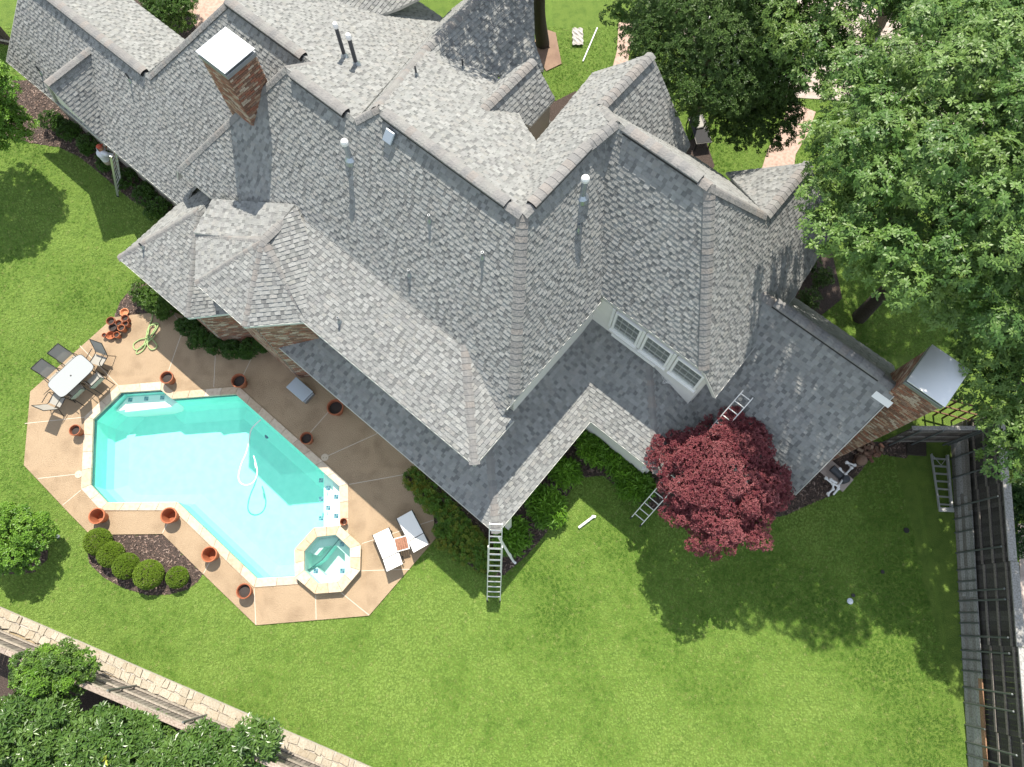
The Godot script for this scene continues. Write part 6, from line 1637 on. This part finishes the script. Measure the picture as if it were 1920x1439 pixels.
	for row in 3:
		var xx := -rng.randf() * 0.2
		while xx < el:
			var l := rng.randf_range(0.14, 0.34) if row < 2 else rng.randf_range(0.28, 0.62)
			var w0: float = [0.0, 0.25, 0.5][row]; var w1: float = [0.245, 0.49, 0.93][row]
			if row == 0: w1 += rng.randf_range(-0.03, 0.0)
			var b := MB.new(); b.col = vc((pale if row < 2 else warm)[rng.randi() % 4], rng.randf_range(0.92, 1.08))
			var j := func() -> float: return rng.randf_range(-0.045, 0.045)
			var a := e0 + ed * (xx + 0.004); var c := e0 + ed * (xx + l - 0.004)
			var pts := PackedVector2Array()
			for q: Vector3 in [a + eo * (w0 + 0.01) + ed * j.call(), c + eo * (w0 + 0.01) + ed * j.call(), c + eo * (w1 + j.call()), a + eo * (w1 + j.call())]:
				pts.append(Vector2(q.x, q.z))
			var ty: float = [0.15, 0.145, 0.055][row] + rng.randf_range(-0.015, 0.015)
			b.slab(pts, ty - 0.12, ty)
			put(b, "stone", M.limestone, t)
			xx += l
	# soil strip and slatted fence past it
	var soil := MB.new()
	soil.beam(e0 + eo * 2.4 - Vector3.UP * 0.15, e1 + eo * 2.4 - Vector3.UP * 0.15, 3.0, 0.3); ground_part(soil, "soil_strip", M.mulch)
	t = thing("slatted_fence", "grey slatted fence beyond the limestone edging", "fence")
	var s0 := Vector3(-17.119, 0.000, 0.057); var s1 := Vector3(-3.834, 0.000, 4.892)
	var sdv := (s1 - s0).normalized(); var sl := s0.distance_to(s1)
	var son := Vector3(-sdv.z, 0, sdv.x)
	if son.z < 0: son = -son
	for k in 3:
		var xx := 0.0
		while xx < sl:
			var l := minf(2.44, sl - xx)
			var b := MB.new(); b.col = vc(Vector3(0.40, 0.36, 0.31), rng.randf_range(0.85, 1.15))
			b.beam(s0 + sdv * (xx + 0.004) + Vector3.UP * (0.22 + k * 0.7), s0 + sdv * (xx + l - 0.004) + Vector3.UP * (0.22 + k * 0.7), 0.05, 0.09, Vector3.UP, 0.004); put(b, "rail", M.weathered_wood, t); xx += l
	var sx := 0.0
	while sx < sl:
		var b := MB.new(); b.col = vc(Vector3(0.31, 0.28, 0.25), rng.randf_range(0.7, 1.2))
		var p := s0 + sdv * (sx + 0.07) + son * (0.05 + rng.randf_range(0, 0.008))
		b.beam(p, p + Vector3.UP * 1.76, 0.13, 0.02, sdv.cross(Vector3.UP)); put(b, "board", M.weathered_wood, t); sx += 0.15
	var cbx := 0.0
	while cbx < sl:
		var l := minf(2.44, sl - cbx)
		var b := MB.new(); b.col = vc(Vector3(0.42, 0.35, 0.3), rng.randf_range(0.85, 1.1)); b.beam(s0 + sdv * cbx + son * 0.06 + Vector3.UP * 1.79, s0 + sdv * (cbx + l - 0.006) + son * 0.06 + Vector3.UP * 1.79, 0.14, 0.035, Vector3.UP, 0.004); put(b, "cap_board", M.weathered_wood, t); cbx += l
	for k in 7:
		var b := MB.new(); var p := s0 + sdv * (0.9 + k * 2.44) - son * 0.05; b.tube([p, p + Vector3.UP * 1.8], [0.03], 8); put(b, "post", M.galvanised_post, t)
	# neighbour's fence in the far corner, and pale paving beyond the tall fence
	t = thing("corner_fence", "dark board fence past the end of the west wing", "fence")
	var n0 := Vector3(-22.409, 0.000, -23.306); var n1 := Vector3(-20.971, 0.000, -22.939)
	for k in 16:
		var b := MB.new(); b.col = vc(Vector3(0.09, 0.07, 0.06), rng.randf_range(0.6, 1.4)); var p := n0.lerp(n1, k / 15.0)
		b.beam(p, p + Vector3.UP * 1.5, 0.13, 0.02, Vector3(0, 0, 1)); put(b, "board", M.weathered_wood, t)
	var nb := MB.new(); nb.col = vc(Vector3(0.55, 0.5, 0.45)); nb.beam(n0 + Vector3(0, 0.3, 0.04), n1 + Vector3(0, 0.3, 0.04), 0.04, 0.09); put(nb, "rail", M.weathered_wood, t)
	var pv := MB.new(); pv.slab(poly([Vector2(f0.x + 1.6, -3.0), Vector2(f0.x + 14, -3.0), Vector2(f0.x + 14, 9), Vector2(f1.x + 1.2, 9)]), -0.015, 0.0)
	ground_part(pv, "neighbour_paving", M.pale_concrete)

# ---------------------------------------------------------------- the scene
func _ready() -> void:
	rng.seed = 20240
	var cam := Camera3D.new()
	cam.position = Vector3(0, 24, 0)
	cam.rotation_degrees = Vector3(-71.694, 0, 0)
	cam.fov = 56.83; cam.near = 0.1; cam.far = 1500
	add_child(cam); cam.name = "Camera"
	var env := Environment.new()
	env.background_mode = Environment.BG_SKY
	env.tonemap_mode = Environment.TONE_MAPPER_LINEAR
	env.tonemap_exposure = 1.6
	env.sdfgi_enabled = true; env.ssao_enabled = true; env.ssil_enabled = true
	env.sky = Sky.new(); env.sky.sky_material = make_sky()
	var we := WorldEnvironment.new(); we.environment = env; we.name = "WorldEnvironment"; add_child(we)
	var sun := DirectionalLight3D.new()
	sun.name = "Sun"; sun.light_energy = 1.6; sun.light_angular_distance = 0.5
	sun.light_color = Color(1.0, 0.965, 0.91); sun.shadow_enabled = true
	sun.rotation_degrees = Vector3(-58.3, 176, 0)
	add_child(sun)
	make_materials()
	outlines()
	build_ground()
	build_house()
	print("house ", Time.get_ticks_msec())
	build_fences()
	build_furniture()
	build_plants()
	print("done ", Time.get_ticks_msec())

# blue sky with scattered white cloud, the same all round
func make_sky() -> Material:
	var w := 768; var h := 384
	var im := Image.create(w, h, false, Image.FORMAT_RGBF)
	var n := noise(1.6, 91, FastNoiseLite.TYPE_SIMPLEX_SMOOTH, 5)
	for y in h:
		var el := PI / 2 - PI * (y + 0.5) / h
		var t := clampf(sin(el), 0.0, 1.0)
		var base := Vector3(0.58, 0.68, 0.80).lerp(Vector3(0.31, 0.40, 0.54), pow(t, 0.6))
		if el < 0: base = Vector3(0.16, 0.17, 0.12)
		for x in w:
			var az := TAU * (x + 0.5) / w
			var c := base
			if el > 0:
				var d := Vector3(cos(az) * cos(el), sin(el), sin(az) * cos(el))
				var q := Vector3(d.x, 0, d.z) / (d.y + 0.25)
				var k := smoothstep(-0.10, 0.25, n.get_noise_2d(q.x, q.z))
				c = c.lerp(Vector3(0.92, 0.94, 0.97), k * 0.85)
			im.set_pixel(x, y, Color(c.x, c.y, c.z))
	var m := PanoramaSkyMaterial.new()
	m.panorama = ImageTexture.create_from_image(im)
	m.energy_multiplier = 0.95
	return m
